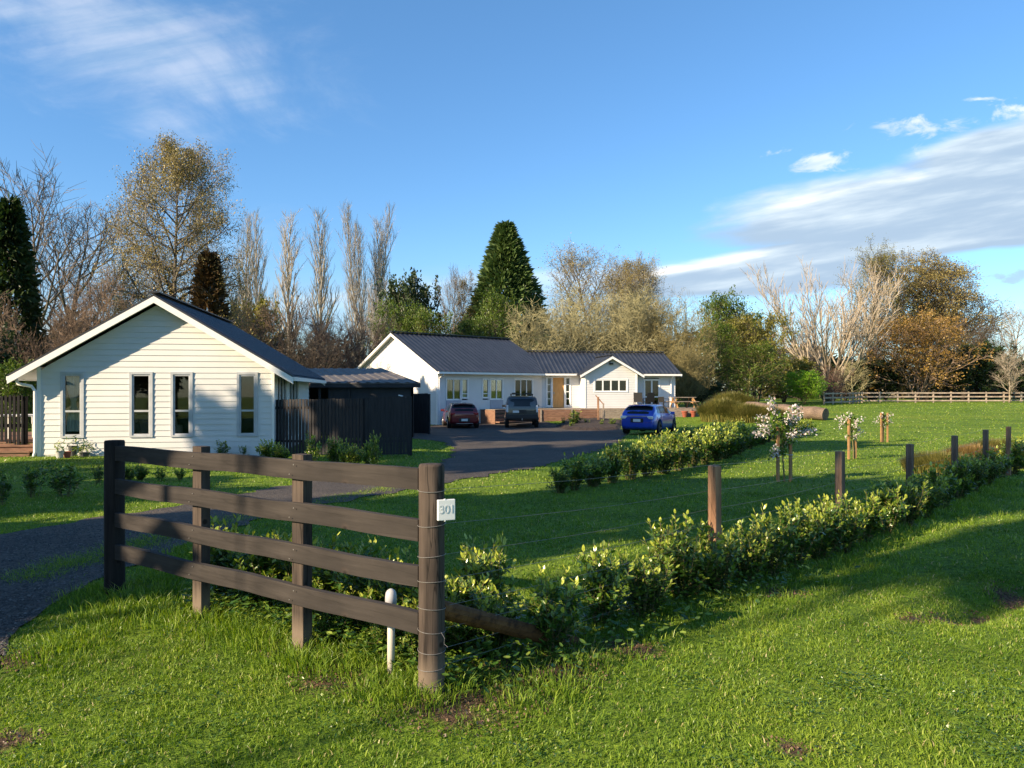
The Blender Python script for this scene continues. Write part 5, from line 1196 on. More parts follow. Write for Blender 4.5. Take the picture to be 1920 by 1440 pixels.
# ------------------------------------------------------------------ blossom trees with stakes
def blossom(px, py, toppx, stake_tops, spx, lb, tied=True, seed=0, n=900, wx=1.0):
    q = gp(px, py); sc = q.y / F; rg = random.Random(seed); rs = np.random.RandomState(seed)
    t = thing('blossom_tree', q, lb, 'tree', 'staked young blossom trees on the lawn'); H = zAt(toppx, q.y) - q.z
    mb = MB(); pts, _ = limb(q + Vector((0, 0, -.05)), Vector((rg.uniform(-.03, .03), 0, 1)), H * .74, 8, .04, 0, rg); mb.tube(pts, [.018 - .001 * k for k in range(9)], 6); mb.build('trunk', BARK['olive'], t)
    B = MB(); P = []; G = []
    for i in range(13):
        p, td = along(pts, rg.uniform(.72, 1.0)) if i < 10 else along(pts, rg.uniform(.45, .7)); a = i * 2.4; out = Vector((math.cos(a), math.sin(a) * .8, 1.0 if i % 3 else .35)).normalized()
        L = rg.uniform(.35, .75) * wx * H / 1.75 * (1 if i < 10 else .45); p1, _ = limb(p, out, L, 6, .18, -.9, rg); B.tube(p1, [.008 - .001 * k for k in range(7)], 4)
        for k in range(n // 13):
            f_ = rg.random(); c, _ = along(p1, .2 + .8 * f_)
            (P if (f_ > .3 and rg.random() < .75) else G).append(tuple(c))
    B.build('branches', BARK['olive'], t)
    f = MB(); cards(f, np.array(P), .042, rs, elong=1, jitter=.04); f.build('blossom', LEAF['blossom'], t, tint=True)
    f = MB(); cards(f, np.array(G), .05, rs, elong=1.4, jitter=.05); f.build('foliage', LEAF['hedge'], t, tint=True)
    for i, sx in enumerate(spx):
        b = q + Vector(((sx - px) * sc, (.05 if i % 2 else -.05), 0)); b.z = g1(b.x, b.y)
        mb = MB(); mb.box((b.x, b.y, (b.z - .1 + zAt(stake_tops, q.y)) / 2), (.05, .05, zAt(stake_tops, q.y) - b.z + .1), .2)
        so = mb.build('tree_stake', M['stake'], None, org=tuple(b)); tag(so, STK[(lb[:5], i)], 'stake', 'stakes around the blossom trees')
        if tied:
            mb = MB(); zt = zAt(stake_tops, q.y) - .55; c = Vector((b.x, b.y, zt)); mb.tube([c + Vector((math.cos(a) * .045, math.sin(a) * .045, 0)) for a in np.linspace(0, 6.3, 13)], .008, 4, cap=False); mb.tube([c + Vector((.04 if sx < px else -.04, 0, 0)), Vector((q.x, q.y, zt + .02))], .007, 4); mb.build('tie', M['frame'], t)
STK = {('white', 0): 'left stake of the nearest blossom tree', ('white', 1): 'right stake of the nearest blossom tree',
       ('young', 0): 'left stake of the middle blossom tree', ('young', 1): 'right stake of the middle blossom tree', ('small', 0): 'left stake of the farthest blossom tree', ('small', 1): 'middle thin stake of the farthest blossom tree', ('small', 2): 'right stake of the farthest blossom tree'}
blossom(1471, 903, 742, 800, (1457, 1484), 'white blossom tree tied to two stakes, nearest and largest of the three', seed=3, n=2200, wx=1.2)
blossom(1600, 861, 758, 784, (1590, 1605.5), 'young blossom tree between two stakes, middle of the three', seed=5, n=700, wx=.75, tied=False)
blossom(1657, 829, 757, 774, (1651, 1657, 1663), 'small blossom tree among three stakes, farthest of the three', seed=7, n=500, wx=.7, tied=False)
# ------------------------------------------------------------------ hedges
ORD = ['first', 'second', 'third', 'fourth', 'fifth', 'sixth', 'seventh', 'eighth', 'ninth', 'tenth', 'eleventh', 'twelfth', 'thirteenth', 'fourteenth', 'fifteenth', 'sixteenth', 'seventeenth', 'eighteenth', 'nineteenth', 'twentieth', 'twenty-first', 'twenty-second', 'twenty-third', 'twenty-fourth', 'twenty-fifth', 'twenty-sixth', 'twenty-seventh', 'twenty-eighth']
def bush(key, px, by, ty, label, group, wide=1.0, q=None, back=0, leaf=None):
    q = q or gp(px, by)
    if back: q = Vector((q.x * (1 + back / q.y), q.y + back, 0)); q.z = g1(q.x, q.y)
    h = max(.25, zAt(ty, q.y) - q.z); w = h * wide
    return place(key, q, (w, w, h), label, 'shrub', group, leaf_m=leaf)
near = [(905, 1200, 1008, .75), (925, 1225, 1120, 1.5), (1035, 1235, 1072, .85), (1128, 1180, 1033, .9), (1208, 1165, 1042, .95), (1285, 1128, 972, .9), (1345, 1120, 988, .95), (1395, 1100, 970, .95), (1445, 1085, 945, .9), (1490, 1068, 938, .95), (1535, 1052, 925, .95), (1580, 1040, 922, .95),
        (1622, 1022, 915, 1), (1662, 1005, 903, 1), (1698, 990, 890, 1), (1732, 972, 880, 1), (1764, 955, 866, 1), (1794, 940, 856, 1), (1822, 925, 848, 1), (1848, 912, 842, 1), (1872, 900, 836, 1), (1896, 890, 824, 1.1), (1920, 881, 812, 1.2), (1945, 872, 808, 1.1), (1975, 866, 805, 1.1)]
for i, (px, by, ty, w) in enumerate(near):
    bush(['shrub0', 'shrub1', 'shrub2', 'shrub3'][(i + (2 if i < 6 else 0)) % 4] if i not in (1,) else 'sparse1', px, by, ty - (12 if i < 6 else 0), 'glossy green shrub, %s counting from the round strainer post along the roadside hedge' % ORD[i], 'shrubs of the roadside hedge', w * (1.12 if i < 6 else 1), back=.12)
row2 = [(1050, 928, 872, 1.1), (1078, 922, 846, 1), (1112, 915, 850, 1.1), (1148, 908, 832, 1), (1182, 901, 822, 1), (1213, 896, 815, 1), (1243, 890, 808, 1), (1272, 884, 803, 1), (1298, 878, 806, 1), (1322, 872, 798, 1), (1345, 865, 793, 1), (1367, 858, 790, 1), (1390, 848, 792, 1.05), (1415, 838, 792, 1.1), (1440, 830, 786, 1.1), (1465, 824, 783, 1.1), (1490, 819, 781, 1.1), (1515, 814, 784, 1.1), (1333, 866, 797, 1.1), (1357, 861, 792, 1.1), (1379, 853, 791, 1.1), (1403, 843, 792, 1.1), (1428, 834, 789, 1.1), (1453, 827, 785, 1.1), (1478, 822, 782, 1.1), (1502, 817, 783, 1.1)]
row2.sort()
for i, (px, by, ty, w) in enumerate(row2):
    bush(['shrub2', 'shrub0', 'shrub3', 'shrub1'][i % 4], px, by, ty, 'bushy green shrub, %s from the near end of the lawn hedge' % ORD[i], 'shrubs of the lawn hedge', w, back=.25)
row3 = [(1292, 842, 797, 1.1), (1318, 836, 793, 1.1), (1342, 830, 788, 1.1), (1366, 824, 786, 1.1), (1388, 820, 786, 1.1)]
for i, (px, by, ty, w) in enumerate(row3):
    bush(['shrub1', 'shrub3'][i % 2], px, by, ty, 'low shrub in the short back row right of the blue car, %s from the car' % ORD[i], 'shrubs of the short back row', w)
drv = [(2, 948, 866, .9), (62, 932, 864, 1.0), (122, 932, 858, 1.2), (184, 908, 860, .9), (240, 905, 872, 1.2), (262, 900, 868, 1.2), (300, 902, 872, 1), (338, 900, 875, 1), (418, 858, 822, 1), (456, 856, 834, 1), (500, 866, 822, 1.2), (522, 872, 828, 1.1), (585, 882, 806, .6), (628, 874, 818, .8), (642, 880, 822, .6), (660, 880, 828, .9), (704, 884, 804, .5), (690, 874, 826, .8)]
dl_ = ['leggy young shrub cut by the left edge of the photo', 'leggy young shrub below the black slatted panel', 'forked leggy young shrub on the lawn below the leftmost cottage window', 'thin young shrub just left of the black end post', 'dense small shrub right behind the black end post', 'dense small shrub, second right of the black end post', 'small lit shrub below the second cottage window', 'small lit shrub just left of the second fence post',
       'thin shrub against the cottage wall below the fourth window', 'very small shrub against the cottage wall near its right corner', 'leafy shrub at the cottage right corner', 'leafy shrub at the left end of the black paling fence', 'tall thin shrub in front of the gapped black palings', 'bushy shrub in front of the middle of the black palings', 'short shrub beside a small stake before the palings', 'low shrub left of the tall thin one by the close-boarded palings', 'tall thin shrub in front of the corner of the black palings', 'low shrub behind the tall thin one by the paling corner']
for i, (px, by, ty, w) in enumerate(drv):
    bush(['sparse0', 'sparse1', 'sparse2', 'sparse0', 'shrub1', 'shrub2', 'sparse2', 'shrub0', 'sparse2', 'sparse1', 'shrub0', 'shrub2', 'sparse2', 'shrub1', 'sparse0', 'shrub3', 'sparse2', 'shrub1'][i], px, by, ty, dl_[i], 'young shrubs along the drive', w)
qs = gp(641, 880); mb = MB(); mb.bar(qs + Vector((0, 0, -.05)), qs + Vector((0, 0, .42)), .035, .035); tag(mb.build('plant_stake', M['battengrey'], None, org=tuple(qs)), 'small grey stake among the shrubs before the black palings', 'stake')
for i, (px, py, ty) in enumerate(((1056, 797, 782), (1080, 799, 766), (1100, 798, 784), (1128, 800, 786), (1148, 799, 783), (1072, 803, 790))):
    bush(['sparse0', 'sparse2', 'sparse1'][i % 3], px, py, ty, ['low dark plant at the left end of the garden bed', 'taller twiggy plant in the garden bed', 'low plant in the garden bed right of the twiggy one', 'low plant in the garden bed below the slanting post', 'low plant in the garden bed left of the blue car', 'small plant at the front edge of the garden bed'][i], 'plants in the garden bed', 1.3)
# shrubs right behind the near rails
bh = [(.72, .5, .62), (1.05, .62, .5), (1.3, .42, .55), (1.62, .55, .62), (1.9, .45, .52), (2.15, .62, .58), (2.42, .42, .5), (2.7, .55, .58), (2.95, .42, .48), (3.2, .52, .5), (2.3, .22, .28), (2.75, .24, .3), (3.05, .2, .26)]
bl = ['dark shrub behind the rails, just right of the black end post', 'dark shrub behind the rails, left of the second fence post', 'dark shrub directly behind the second fence post', 'dark shrub behind the rails, just right of the second fence post', 'shrub behind the rails midway between the second and third fence posts', 'shrub behind the rails, left of the third fence post', 'sunlit shrub directly behind the third fence post', 'sunlit shrub behind the rails, right of the third fence post', 'sunlit shrub behind the rails, left of the grey pipe', 'sunlit shrub behind the grey capped pipe',
      'low leafy plant under the bottom rail left of the third post', 'low leafy plant under the bottom rail right of the third post', 'low leafy plant at the foot of the grey pipe']
for i, (s, o, h) in enumerate(bh):
    p = Vector(PO[0]) + fdv * s - fn * o; bush(['shrub0', 'shrub3', 'shrub1', 'shrub2'][i % 4], 0, 0, 0, bl[i], 'shrubs behind the rail fence', q=Vector((p.x, p.y, g1(p.x, p.y)))).scale = (h * 1.05, h * 1.05, h)

# ------------------------------------------------------------------ trees: (prototype, bearing, distance, top row, width px, label, bark, leaf)
def tr(key, px, Y, top, wpx, label, wm=None, lm=None, group=None, natw=None, sink=0, name=None, cat='tree', rz=None):
    q = atY(px, Y); h = zAt(top, Y) - q.z; w = wpx * Y / F; nw = NAT[key]; q.z -= sink
    return place(key, q, (w / nw, w / nw, h / TOPZ[key]), label, cat, group, rz=rz, wood_m=wm, leaf_m=lm, name=name)
NAT = {}; TOPZ = {}
for k, (root, _) in PROTO.items():
    mx = 0; tz = 0
    for ch in root.children:
        n = len(ch.data.vertices); co = np.zeros(n * 3, np.float32); ch.data.vertices.foreach_get('co', co); co = co.reshape(-1, 3)
        if n: mx = max(mx, np.percentile(np.hypot(co[:, 0], co[:, 1]), 98)); tz = max(tz, np.percentile(co[:, 2], 99.9))
    NAT[k] = 2 * mx; TOPZ[k] = tz
T_ = [
 ('spruce', 18, 46, 372, 150, 'dark green spruce cut by the left edge of the photo', 'dark', 'darkgreen'),
 ('bare0', 60, 58, 290, 270, 'tall bare grey tree behind the dark spruce at far left', 'grey', None),
 ('bare1', 140, 60, 365, 260, 'bare grey tree right of the dark spruce', 'grey', None),
 ('thicket0', 95, 44, 545, 210, 'brown bare thicket just right of the dark spruce', 'brown', None),
 ('thicket1', 165, 46, 500, 190, 'brown bare thicket behind the cottage roof, left side', 'brown', None),
 ('bare2', 215, 52, 490, 170, 'bare upright tree left of the tall larch', 'grey', None),
 ('thicket2', 240, 48, 540, 210, 'olive-brown thicket below the tall larch', 'olive', None),
 ('larch', 322, 52, 255, 330, 'tall larch with level branches and a thin brown-green haze', 'grey', 'rust'),
 ('column', 392, 50, 472, 95, 'dark brown cone-shaped cypress beside the larch', 'dark', 'brownneedle'),
 ('thicket0', 448, 62, 545, 110, 'dark bare thicket right of the brown cypress', 'dark', None),
 ('poplar0', 455, 108, 392, 60, 'pale bare poplar, leftmost of the row', 'pale', None),
 ('poplar0', 485, 108, 394, 60, 'pale bare poplar close beside the leftmost one', 'pale', None),
 ('poplar0', 539, 108, 394, 75, 'pale bare poplar, third from the left in the row', 'pale', None),
 ('poplar0', 605, 106, 384, 70, 'slim pale bare poplar standing alone, fourth in the row', 'pale', None),
 ('poplar1', 684, 96, 374, 105, 'tallest pale bare poplar, right end of the row', 'pale', None),
 ('poplar0', 713, 97, 400, 60, 'pale bare poplar leaning against the tallest one', 'pale', None),
 ('thicket0', 710, 80, 520, 60, 'pale upright sapling clump at the foot of the tallest poplar', 'pale', None),
 ('leafy2', 480, 66, 560, 120, 'dull green bush behind the cottage roof right side', 'dark', 'olive'),
 ('thicket1', 545, 62, 556, 190, 'dark brown thicket behind the shed, left', 'brown', None),
 ('thicket2', 625, 58, 578, 220, 'reddish brown thicket behind the shed, middle', 'reddish', None),
 ('thicket0', 560, 52, 592, 180, 'dull brown thicket low behind the shed', 'dark', None),
 ('thicket1', 680, 60, 590, 180, 'brown thicket behind the farmhouse gable, left', 'brown', None),
 ('leafy2', 775, 78, 512, 120, 'dark evergreen tree right of the poplars', 'dark', 'darkgreen'),
 ('leafy1', 760, 70, 560, 130, 'fresh green tree behind the farmhouse gable', 'dark', 'green'),
 ('leafy0', 822, 68, 575, 130, 'yellow-green tree behind the farmhouse ridge, left', 'olive', 'green'),
 ('bare2', 842, 76, 492, 75, 'small bare tree between the dark evergreen and the big conifer', 'grey', None),
 ('alder0', 870, 78, 508, 80, 'thin brownish tree just left of the big conifer', 'dark', 'rust'),
 ('cone', 948, 78, 418, 240, 'big dense green cone-shaped conifer behind the farmhouse', 'dark', 'cone'),
 ('leafy0', 915, 68, 545, 120, 'dark green leafy tree below the big conifer', 'dark', 'green'),
 ('leafy1', 880, 66, 590, 110, 'green leafy bush behind the farmhouse ridge', 'dark', 'green'),
 ('thicket2', 770, 66, 610, 110, 'olive bare bush behind the farmhouse gable peak', 'olive', None),
 ('hazy0', 1118, 92, 450, 210, 'tall hazy brown tree behind the lichen trees, left crown', 'grey', 'rust'),
 ('hazy1', 1190, 90, 468, 190, 'tall hazy brown tree behind the lichen trees, right crown', 'grey', 'rust'),
 ('lichen0', 1030, 68, 560, 190, 'crooked lichen-covered bare tree behind the left wing roof end', 'lichen', None),
 ('lichen1', 1115, 70, 530, 200, 'crooked lichen-covered bare tree behind the middle of the right wing', 'lichen', None),
 ('lichen0', 1195, 68, 535, 190, 'crooked lichen-covered bare tree behind the porch gable', 'lichen', None),
 ('lichen1', 1258, 66, 555, 150, 'crooked yellowish bare tree behind the right end of the farmhouse', 'olive', None),
 ('lichen0', 1290, 61, 640, 110, 'small yellow-brown bare tree right of the farmhouse end wall', 'olive', None),
 ('leafy1', 1368, 80, 548, 150, 'tall fresh green willow-like tree right of the farmhouse', 'dark', 'green'),
 ('leafy0', 1325, 72, 600, 130, 'green leafy tree beside the farmhouse right end', 'dark', 'green'),
 ('leafy1', 1420, 74, 585, 140, 'dull green leafy tree left of the silver tree', 'dark', 'olive'),
 ('leafy0', 1400, 68, 640, 150, 'low green tree behind the ornamental grasses', 'olive', 'green'),
 ('vase', 1553, 90, 478, 340, 'silver bare many-stemmed tree spreading like a vase', 'silver', None),
 ('hazy0', 1632, 104, 456, 170, 'tall dull green tree behind the silver tree', 'dark', 'olive'),
 ('alder1', 1735, 108, 460, 250, 'tall dark-limbed alder at the right, left crown', 'dark', 'rust'),
 ('alder0', 1808, 110, 478, 190, 'tall dark-limbed alder at the right, right crown', 'dark', 'rust'),
 ('orange', 1722, 95, 582, 230, 'round orange-brown tree behind the paddock fence', 'brown', 'orange'),
 ('thicket1', 1838, 100, 590, 140, 'dark twiggy tree right of the round orange tree', 'dark', None),
 ('thicket0', 1500, 100, 600, 150, 'grey twiggy thicket behind the silver tree, left', 'grey', None),
 ('thicket2', 1640, 100, 640, 130, 'dull twiggy thicket between the silver and orange trees', 'dark', None),
 ('bare0', 1598, 84, 672, 90, 'small pale lichen tree inside the bend of the paddock fence', 'lichen', None),
 ('bare2', 1893, 87.6, 655, 78, 'small bare tree on the paddock fence line at the right edge', 'silver', None),
 ('bare1', 1905, 135, 565, 110, 'pale distant bare tree at the right edge of the photo', 'pale', None),
 ('leafy1', 1508, 76, 694, 92, 'bright lime-green bush behind the fallen log', 'olive', 'lime'),
 ('thicket0', 1562, 80, 682, 90, 'maroon twiggy bush behind the lime-green one', 'reddish', None),
 ('leafy2', 1780, 99, 655, 110, 'dark low bush under the alders at the right', 'dark', 'darkgreen'),
 ('leafy2', 1850, 99, 640, 110, 'dark low bush behind the paddock fence near the right edge', 'dark', 'darkgreen'),
 ('leafy2', 1660, 99, 672, 100, 'dark low bush left of the round orange tree', 'dark', 'darkgreen'),
 ('leafy2', 1585, 98, 668, 110, 'dark low bush beneath the silver tree', 'dark', 'darkgreen'),
 ('leafy2', 1470, 88, 668, 120, 'dark low bush right of the dull green tree', 'dark', 'olive'),
 ('leafy2', 1925, 100, 668, 110, 'dark low bush cut by the right edge of the photo', 'dark', 'darkgreen'),
 ('leafy2', 1310, 64, 712, 110, 'low dark hedge bush behind the picnic table', 'dark', 'darkgreen'),
 ('leafy2', 22, 33, 672, 95, 'green bush above the slatted panel at the left edge', 'dark', 'green'),
 ('leafy2', 72, 36, 690, 60, 'green bush seen past the cottage left eave', 'dark', 'green'),
 ('leafy2', -60, 40, 600, 160, 'dark bush beyond the left edge of the photo', 'dark', 'darkgreen'),
]
grp = {'hazy0': 'hazy brown-green trees', 'hazy1': 'hazy brown-green trees', 'poplar0': 'row of bare poplars', 'poplar1': 'row of bare poplars', 'lichen0': 'lichen-covered bare trees', 'lichen1': 'lichen-covered bare trees', 'thicket0': 'bare thickets behind the houses', 'thicket1': 'bare thickets behind the houses', 'thicket2': 'bare thickets behind the houses',
       'leafy0': 'leafy green trees', 'leafy1': 'leafy green trees', 'leafy2': 'dense bushes under the trees', 'alder0': 'tall alders', 'alder1': 'tall alders', 'bare0': 'bare trees', 'bare1': 'bare trees', 'bare2': 'bare trees'}
for (k, px, Y, top, w, lb, wm, lm) in T_:
    o = tr(k, px, Y, top, w, lb, wm, lm, grp.get(k), cat='bush' if ' bush' in lb else 'tree')
    nm = 'bush' if ' bush' in lb else ('thicket' if 'thicket' in lb else None)
    if nm: o.name = nm
    elif 'willow' in lb: o.name = 'leafy_tree'
# hazy far wood closing the horizon behind everything
rs = np.random.RandomState(77); fw_ = MB(); n = 26000
az = rs.uniform(-.86, .95, n); Yd = rs.uniform(118, 150, n); hh = np.maximum(0, 9.5 + 2.5 * np.sin(az * 9) + 1.8 * np.sin(az * 23 + 1) + 1.2 * np.sin(az * 51)) * np.where(az > .5, .62, 1)
P = np.stack([az * Yd, Yd, -.5 + rs.rand(n) ** .8 * hh], 1); cards(fw_, P, 1.0, rs, elong=1.8, wide=.3, tint=rs.rand(n))
LEAF['far'] = leafmat('far_wood_foliage', [(0, (.035, .030, .016)), (.5, (.075, .06, .032)), (1, (.12, .095, .05))], trans=.1, big=.06)
tag(fw_.build('distant_wood', LEAF['far'], None, tint=True), 'brown-green distant wood closing the view behind the trees', 'wood', kind='stuff')

# tall trees standing behind the photographer on the left: they throw the long shadows across the lawns
def ca(c, a): return Vector((.574 * c + .819 * a, -.819 * c + .574 * a, 0))
for (key, c, a, H, W_, lb) in SHADERS:
    q = ca(c, a); q.z = g1(q.x, q.y)
    place(key, q, (W_ / NAT[key], W_ / NAT[key], H / TOPZ[key]), lb, 'tree', 'roadside trees behind the photographer', wood_m='dark', leaf_m='darkgreen' if key != 'cone' else 'cone')
for k, (root, used) in PROTO.items():
    if not used:
        for ch in list(root.children): bpy.data.objects.remove(ch)
        bpy.data.objects.remove(root)

# ------------------------------------------------------------------ grass blades
def vnoise(x, y, s, seed):
    r = np.random.RandomState(seed); a = r.uniform(0, 6.28, 6); v = 0
    for k in range(6): th = a[k]; v = v + np.sin((x * math.cos(th) + y * math.sin(th)) * s * (1 + .37 * k) + a[(k + 2) % 6] * 3)
    return v / 6
def blades(name, N, y0, y1, h, w, label, seed, hjit=.45, dens=None, tintoff=0):
    rs = np.random.RandomState(seed); y = np.sqrt(rs.uniform(y0 ** 2, y1 ** 2, N)); x = rs.uniform(-.74, .74, N) * y + rs.uniform(-.3, .3, N)
    keep = ~inpoly(x, y, DRIVE[::2])
    m1 = vnoise(x, y, 2.1, 1); m2 = vnoise(x, y, 7.5, 2); m3 = vnoise(x, y, 24, 4)
    dirt = np.zeros(N)
    for (cx, cy, rr) in DIRT:
        if rr > .01: dirt = np.maximum(dirt, np.clip(1.35 - np.hypot(x - cx, y - cy) / rr + .5 * m3, 0, 1))
    keep &= rs.rand(N) > dirt * .78; keep &= rs.rand(N) < .82 + .5 * m2 + .3 * m3
    x, y, m1, m2, m3 = x[keep], y[keep], m1[keep], m2[keep], m3[keep]; n = len(x); z = gz(x, y)
    H = h * (1 + .45 * m2 + .45 * m3 + rs.uniform(-hjit, hjit, n)) * rs.choice([.6, .8, 1, 1.2, 1.7], n); H = np.clip(H, h * .3, h * 2.3)
    a = rs.uniform(0, 6.283, n); a = np.where(rs.rand(n) < .78, a, 1.2 * m1 * 3 + .8 + rs.normal(0, .5, n)); ln = H * rs.uniform(.25, 1.15, n); tw = rs.uniform(0, 6.283, n)
    b = np.stack([x, y, z - .004], 1); dx = np.stack([np.cos(a), np.sin(a), np.zeros(n)], 1); s = np.stack([np.cos(tw), np.sin(tw), np.zeros(n)], 1) * (w * rs.uniform(.6, 1.4, n))[:, None] * .5
    up = np.array([0, 0, 1.]); mid = b + dx * (ln * .3)[:, None] + up * (H * .62)[:, None]; tip = b + dx * ln[:, None] + up * (H * .95)[:, None]
    V = np.stack([b - s, b + s, mid + s * .85, tip, mid - s * .85], 1).reshape(-1, 3); k = np.arange(n)[:, None] * 5
    t = np.clip(.45 + .30 * m1 + .18 * m2 + rs.normal(0, .16, n) + tintoff, 0, 1); dry = rs.rand(n) < .035 + .12 * np.clip(vnoise(x, y, 1.3, 9) - .15, 0, 1); t = np.where(dry, 1.0, np.clip(t, 0, .86))
    mb = MB(); mb.raw(V, [k + np.array([[0, 1, 2, 4]]), k + np.array([[4, 2, 3]])], np.repeat(t, 5))
    return tag(mb.build(name, M['blade'], None, tint=True), label, 'grass', kind='stuff')
M['blade'] = leafmat('grass_blade', [(0, (.035, .08, .010)), (.35, (.10, .185, .018)), (.62, (.20, .30, .032)), (.86, (.33, .41, .06)), (.93, (.42, .37, .16)), (1, (.48, .40, .22))], trans=.35, rough=.4, spec=.35, tintw=.85)
blades('lawn_grass', 300000, 2.9, 6.6, .0175, .0048, 'short bright green grass blades of the near verge and lawn', 1)
blades('lawn_grass', 170000, 6.6, 13, .022, .008, 'short green grass blades of the middle lawn', 2)
blades('lawn_grass', 130000, 13, 34, .030, .018, 'short green grass of the far lawn', 3)
blades('lawn_grass', 90000, 34, 86, .035, .045, 'short green grass of the farthest lawn', 4)
# longer tufts round posts, along the hedge foot and the drive edge
def tufts(pts, label, h=.09, n=38, seed=0, spread=.07, tint=.55):
    rs = np.random.RandomState(seed); P = np.array(pts); P = np.repeat(P, n, 0); m = len(P); x = P[:, 0] + rs.normal(0, spread, m); y = P[:, 1] + rs.normal(0, spread, m); z = gz(x, y)
    H = h * P[:, 2] * rs.uniform(.4, 1.15, m); a = np.arctan2(y - P[:, 1], x - P[:, 0]) + rs.normal(0, .5, m); ln = H * rs.uniform(.2, 1.0, m)
    b = np.stack([x, y, z], 1); dx = np.stack([np.cos(a), np.sin(a), np.zeros(m)], 1); tw = rs.uniform(0, 6.283, m); s = np.stack([np.cos(tw), np.sin(tw), np.zeros(m)], 1) * .0026
    up = np.array([0, 0, 1.]); mid = b + dx * (ln * .3)[:, None] + up * (H * .65)[:, None]; tip = b + dx * ln[:, None] + up * H[:, None]
    V = np.stack([b - s, b + s, mid + s * .85, tip, mid - s * .85], 1).reshape(-1, 3); k = np.arange(m)[:, None] * 5
    mb = MB(); mb.raw(V, [k + np.array([[0, 1, 2, 4]]), k + np.array([[4, 2, 3]])], np.repeat(np.clip(tint + rs.normal(0, .18, m), 0, .95), 5))
    return tag(mb.build('grass_tufts', M['blade'], None, tint=True), label, 'grass', kind='stuff')
rs = np.random.RandomState(9); tp = []
for k in range(170):
    s = rs.uniform(-.2, 3.5); p = Vector(PO[0]) + fdv * s + fn * rs.normal(0, .14); tp.append((p.x, p.y, rs.uniform(.6, 1.3)))
for k in range(420):
    t = rs.uniform(0, 15); b = Vector(PO[3]) + (FA - P3) * (t / 2.9) if t < 2.9 else FA + dF * (t - 2.9); o = rs.normal(.1, .35); tp.append((b.x + o * .75, b.y - o * .66, rs.uniform(.5, 1.2)))
for k in range(160): q = rs.uniform(0, 1, 2); a = Vector(P2(25, 1265)).lerp(Vector(P2(360, 1018)), q[0]); tp.append((a.x + rs.normal(.15, .1), a.y + rs.normal(0, .1), rs.uniform(.4, .9)))
for k in range(60): q = gp(rs.uniform(560, 1100), rs.uniform(1200, 1330)); tp.append((q.x, q.y, rs.uniform(.5, 1.1)))
tufts(tp, 'longer grass tufts round the fence posts, hedge foot and drive edge')
tp = []
for k in range(520): f_ = rs.rand(); a = Vector(P2(20, 1092)).lerp(Vector(P2(330, 1000)), f_ * 2) if f_ < .5 else Vector(P2(330, 1000)).lerp(Vector(P2(760, 908)), f_ * 2 - 1); tp.append((a.x + rs.normal(0, .13), a.y + rs.normal(0, .13), rs.uniform(.2, .55)))
tufts(tp, 'thin grass growing along the middle of the gravel drive', seed=3, n=26, spread=.09, tint=.6)
# small stones, clods and fallen leaves on the bare soil
rs = np.random.RandomState(12); mb = MB(); P = []
for (cx, cy, rr) in DIRT:
    if rr > .01: m = int(1700 * rr * rr * 6); a = rs.rand(m) * 6.28; r = np.sqrt(rs.rand(m)) * rr * 1.2; P.append(np.stack([cx + np.cos(a) * r, cy + np.sin(a) * r], 1))
P = np.concatenate(P); P = np.column_stack([P, gz(P[:, 0], P[:, 1]) + .006]); cards(mb, P, .012, rs, elong=1.2, tint=rs.rand(len(P)))
LEAF['litter'] = leafmat('leaf_litter', [(0, (.05, .03, .018)), (.5, (.14, .085, .05)), (1, (.26, .18, .11))], trans=.05, tintw=.4)
tag(mb.build('leaf_litter', LEAF['litter'], None, tint=True), 'brown leaf litter and clods on the bare soil patches', 'leaf litter', kind='stuff')
# clover and broad weeds low at the hedge foot
mb = MB(); P = []; 
for k in range(1500):
    t = rs.uniform(0, 4.2); b = Vector(PO[3]) + (FA - P3) * (t / 2.9) if t < 2.9 else FA + dF * (t - 2.9); o = rs.normal(.05, .2); P.append((b.x + o * .75, b.y - o * .66))
for k in range(1800): s = rs.uniform(.8, 3.4); p = Vector(PO[0]) + fdv * s - fn * rs.uniform(.05, .5); P.append((p.x, p.y))
for k in range(60):
    q = gp(rs.uniform(-40, 1960), rs.uniform(1180, 1450)); m_ = rs.randint(25, 90); P += [tuple(v_) for v_ in np.column_stack([q.x + rs.normal(0, .11, m_), q.y + rs.normal(0, .09, m_)])]
n0 = 3300
P = np.array(P); n = len(P); z = gz(P[:, 0], P[:, 1]) + np.where(np.arange(n) < n0, rs.uniform(.02, .14, n), rs.uniform(.008, .028, n)); a = rs.rand(n) * 6.28
leaf_blades(mb, np.column_stack([P, z]), np.stack([np.cos(a), np.sin(a), rs.uniform(-.2, .5, n)], 1), np.tile([0, 0, 1.], (n, 1)) + rs.normal(0, .3, (n, 3)), np.where(np.arange(n) < n0, rs.uniform(.03, .06, n), rs.uniform(.014, .024, n)), rs.uniform(.1, .7, n))
tag(mb.build('ground_weeds', LEAF['hedge'], None, tint=True), 'broad-leaved green weeds and clover at the hedge foot and in the near grass', 'weeds', kind='stuff')

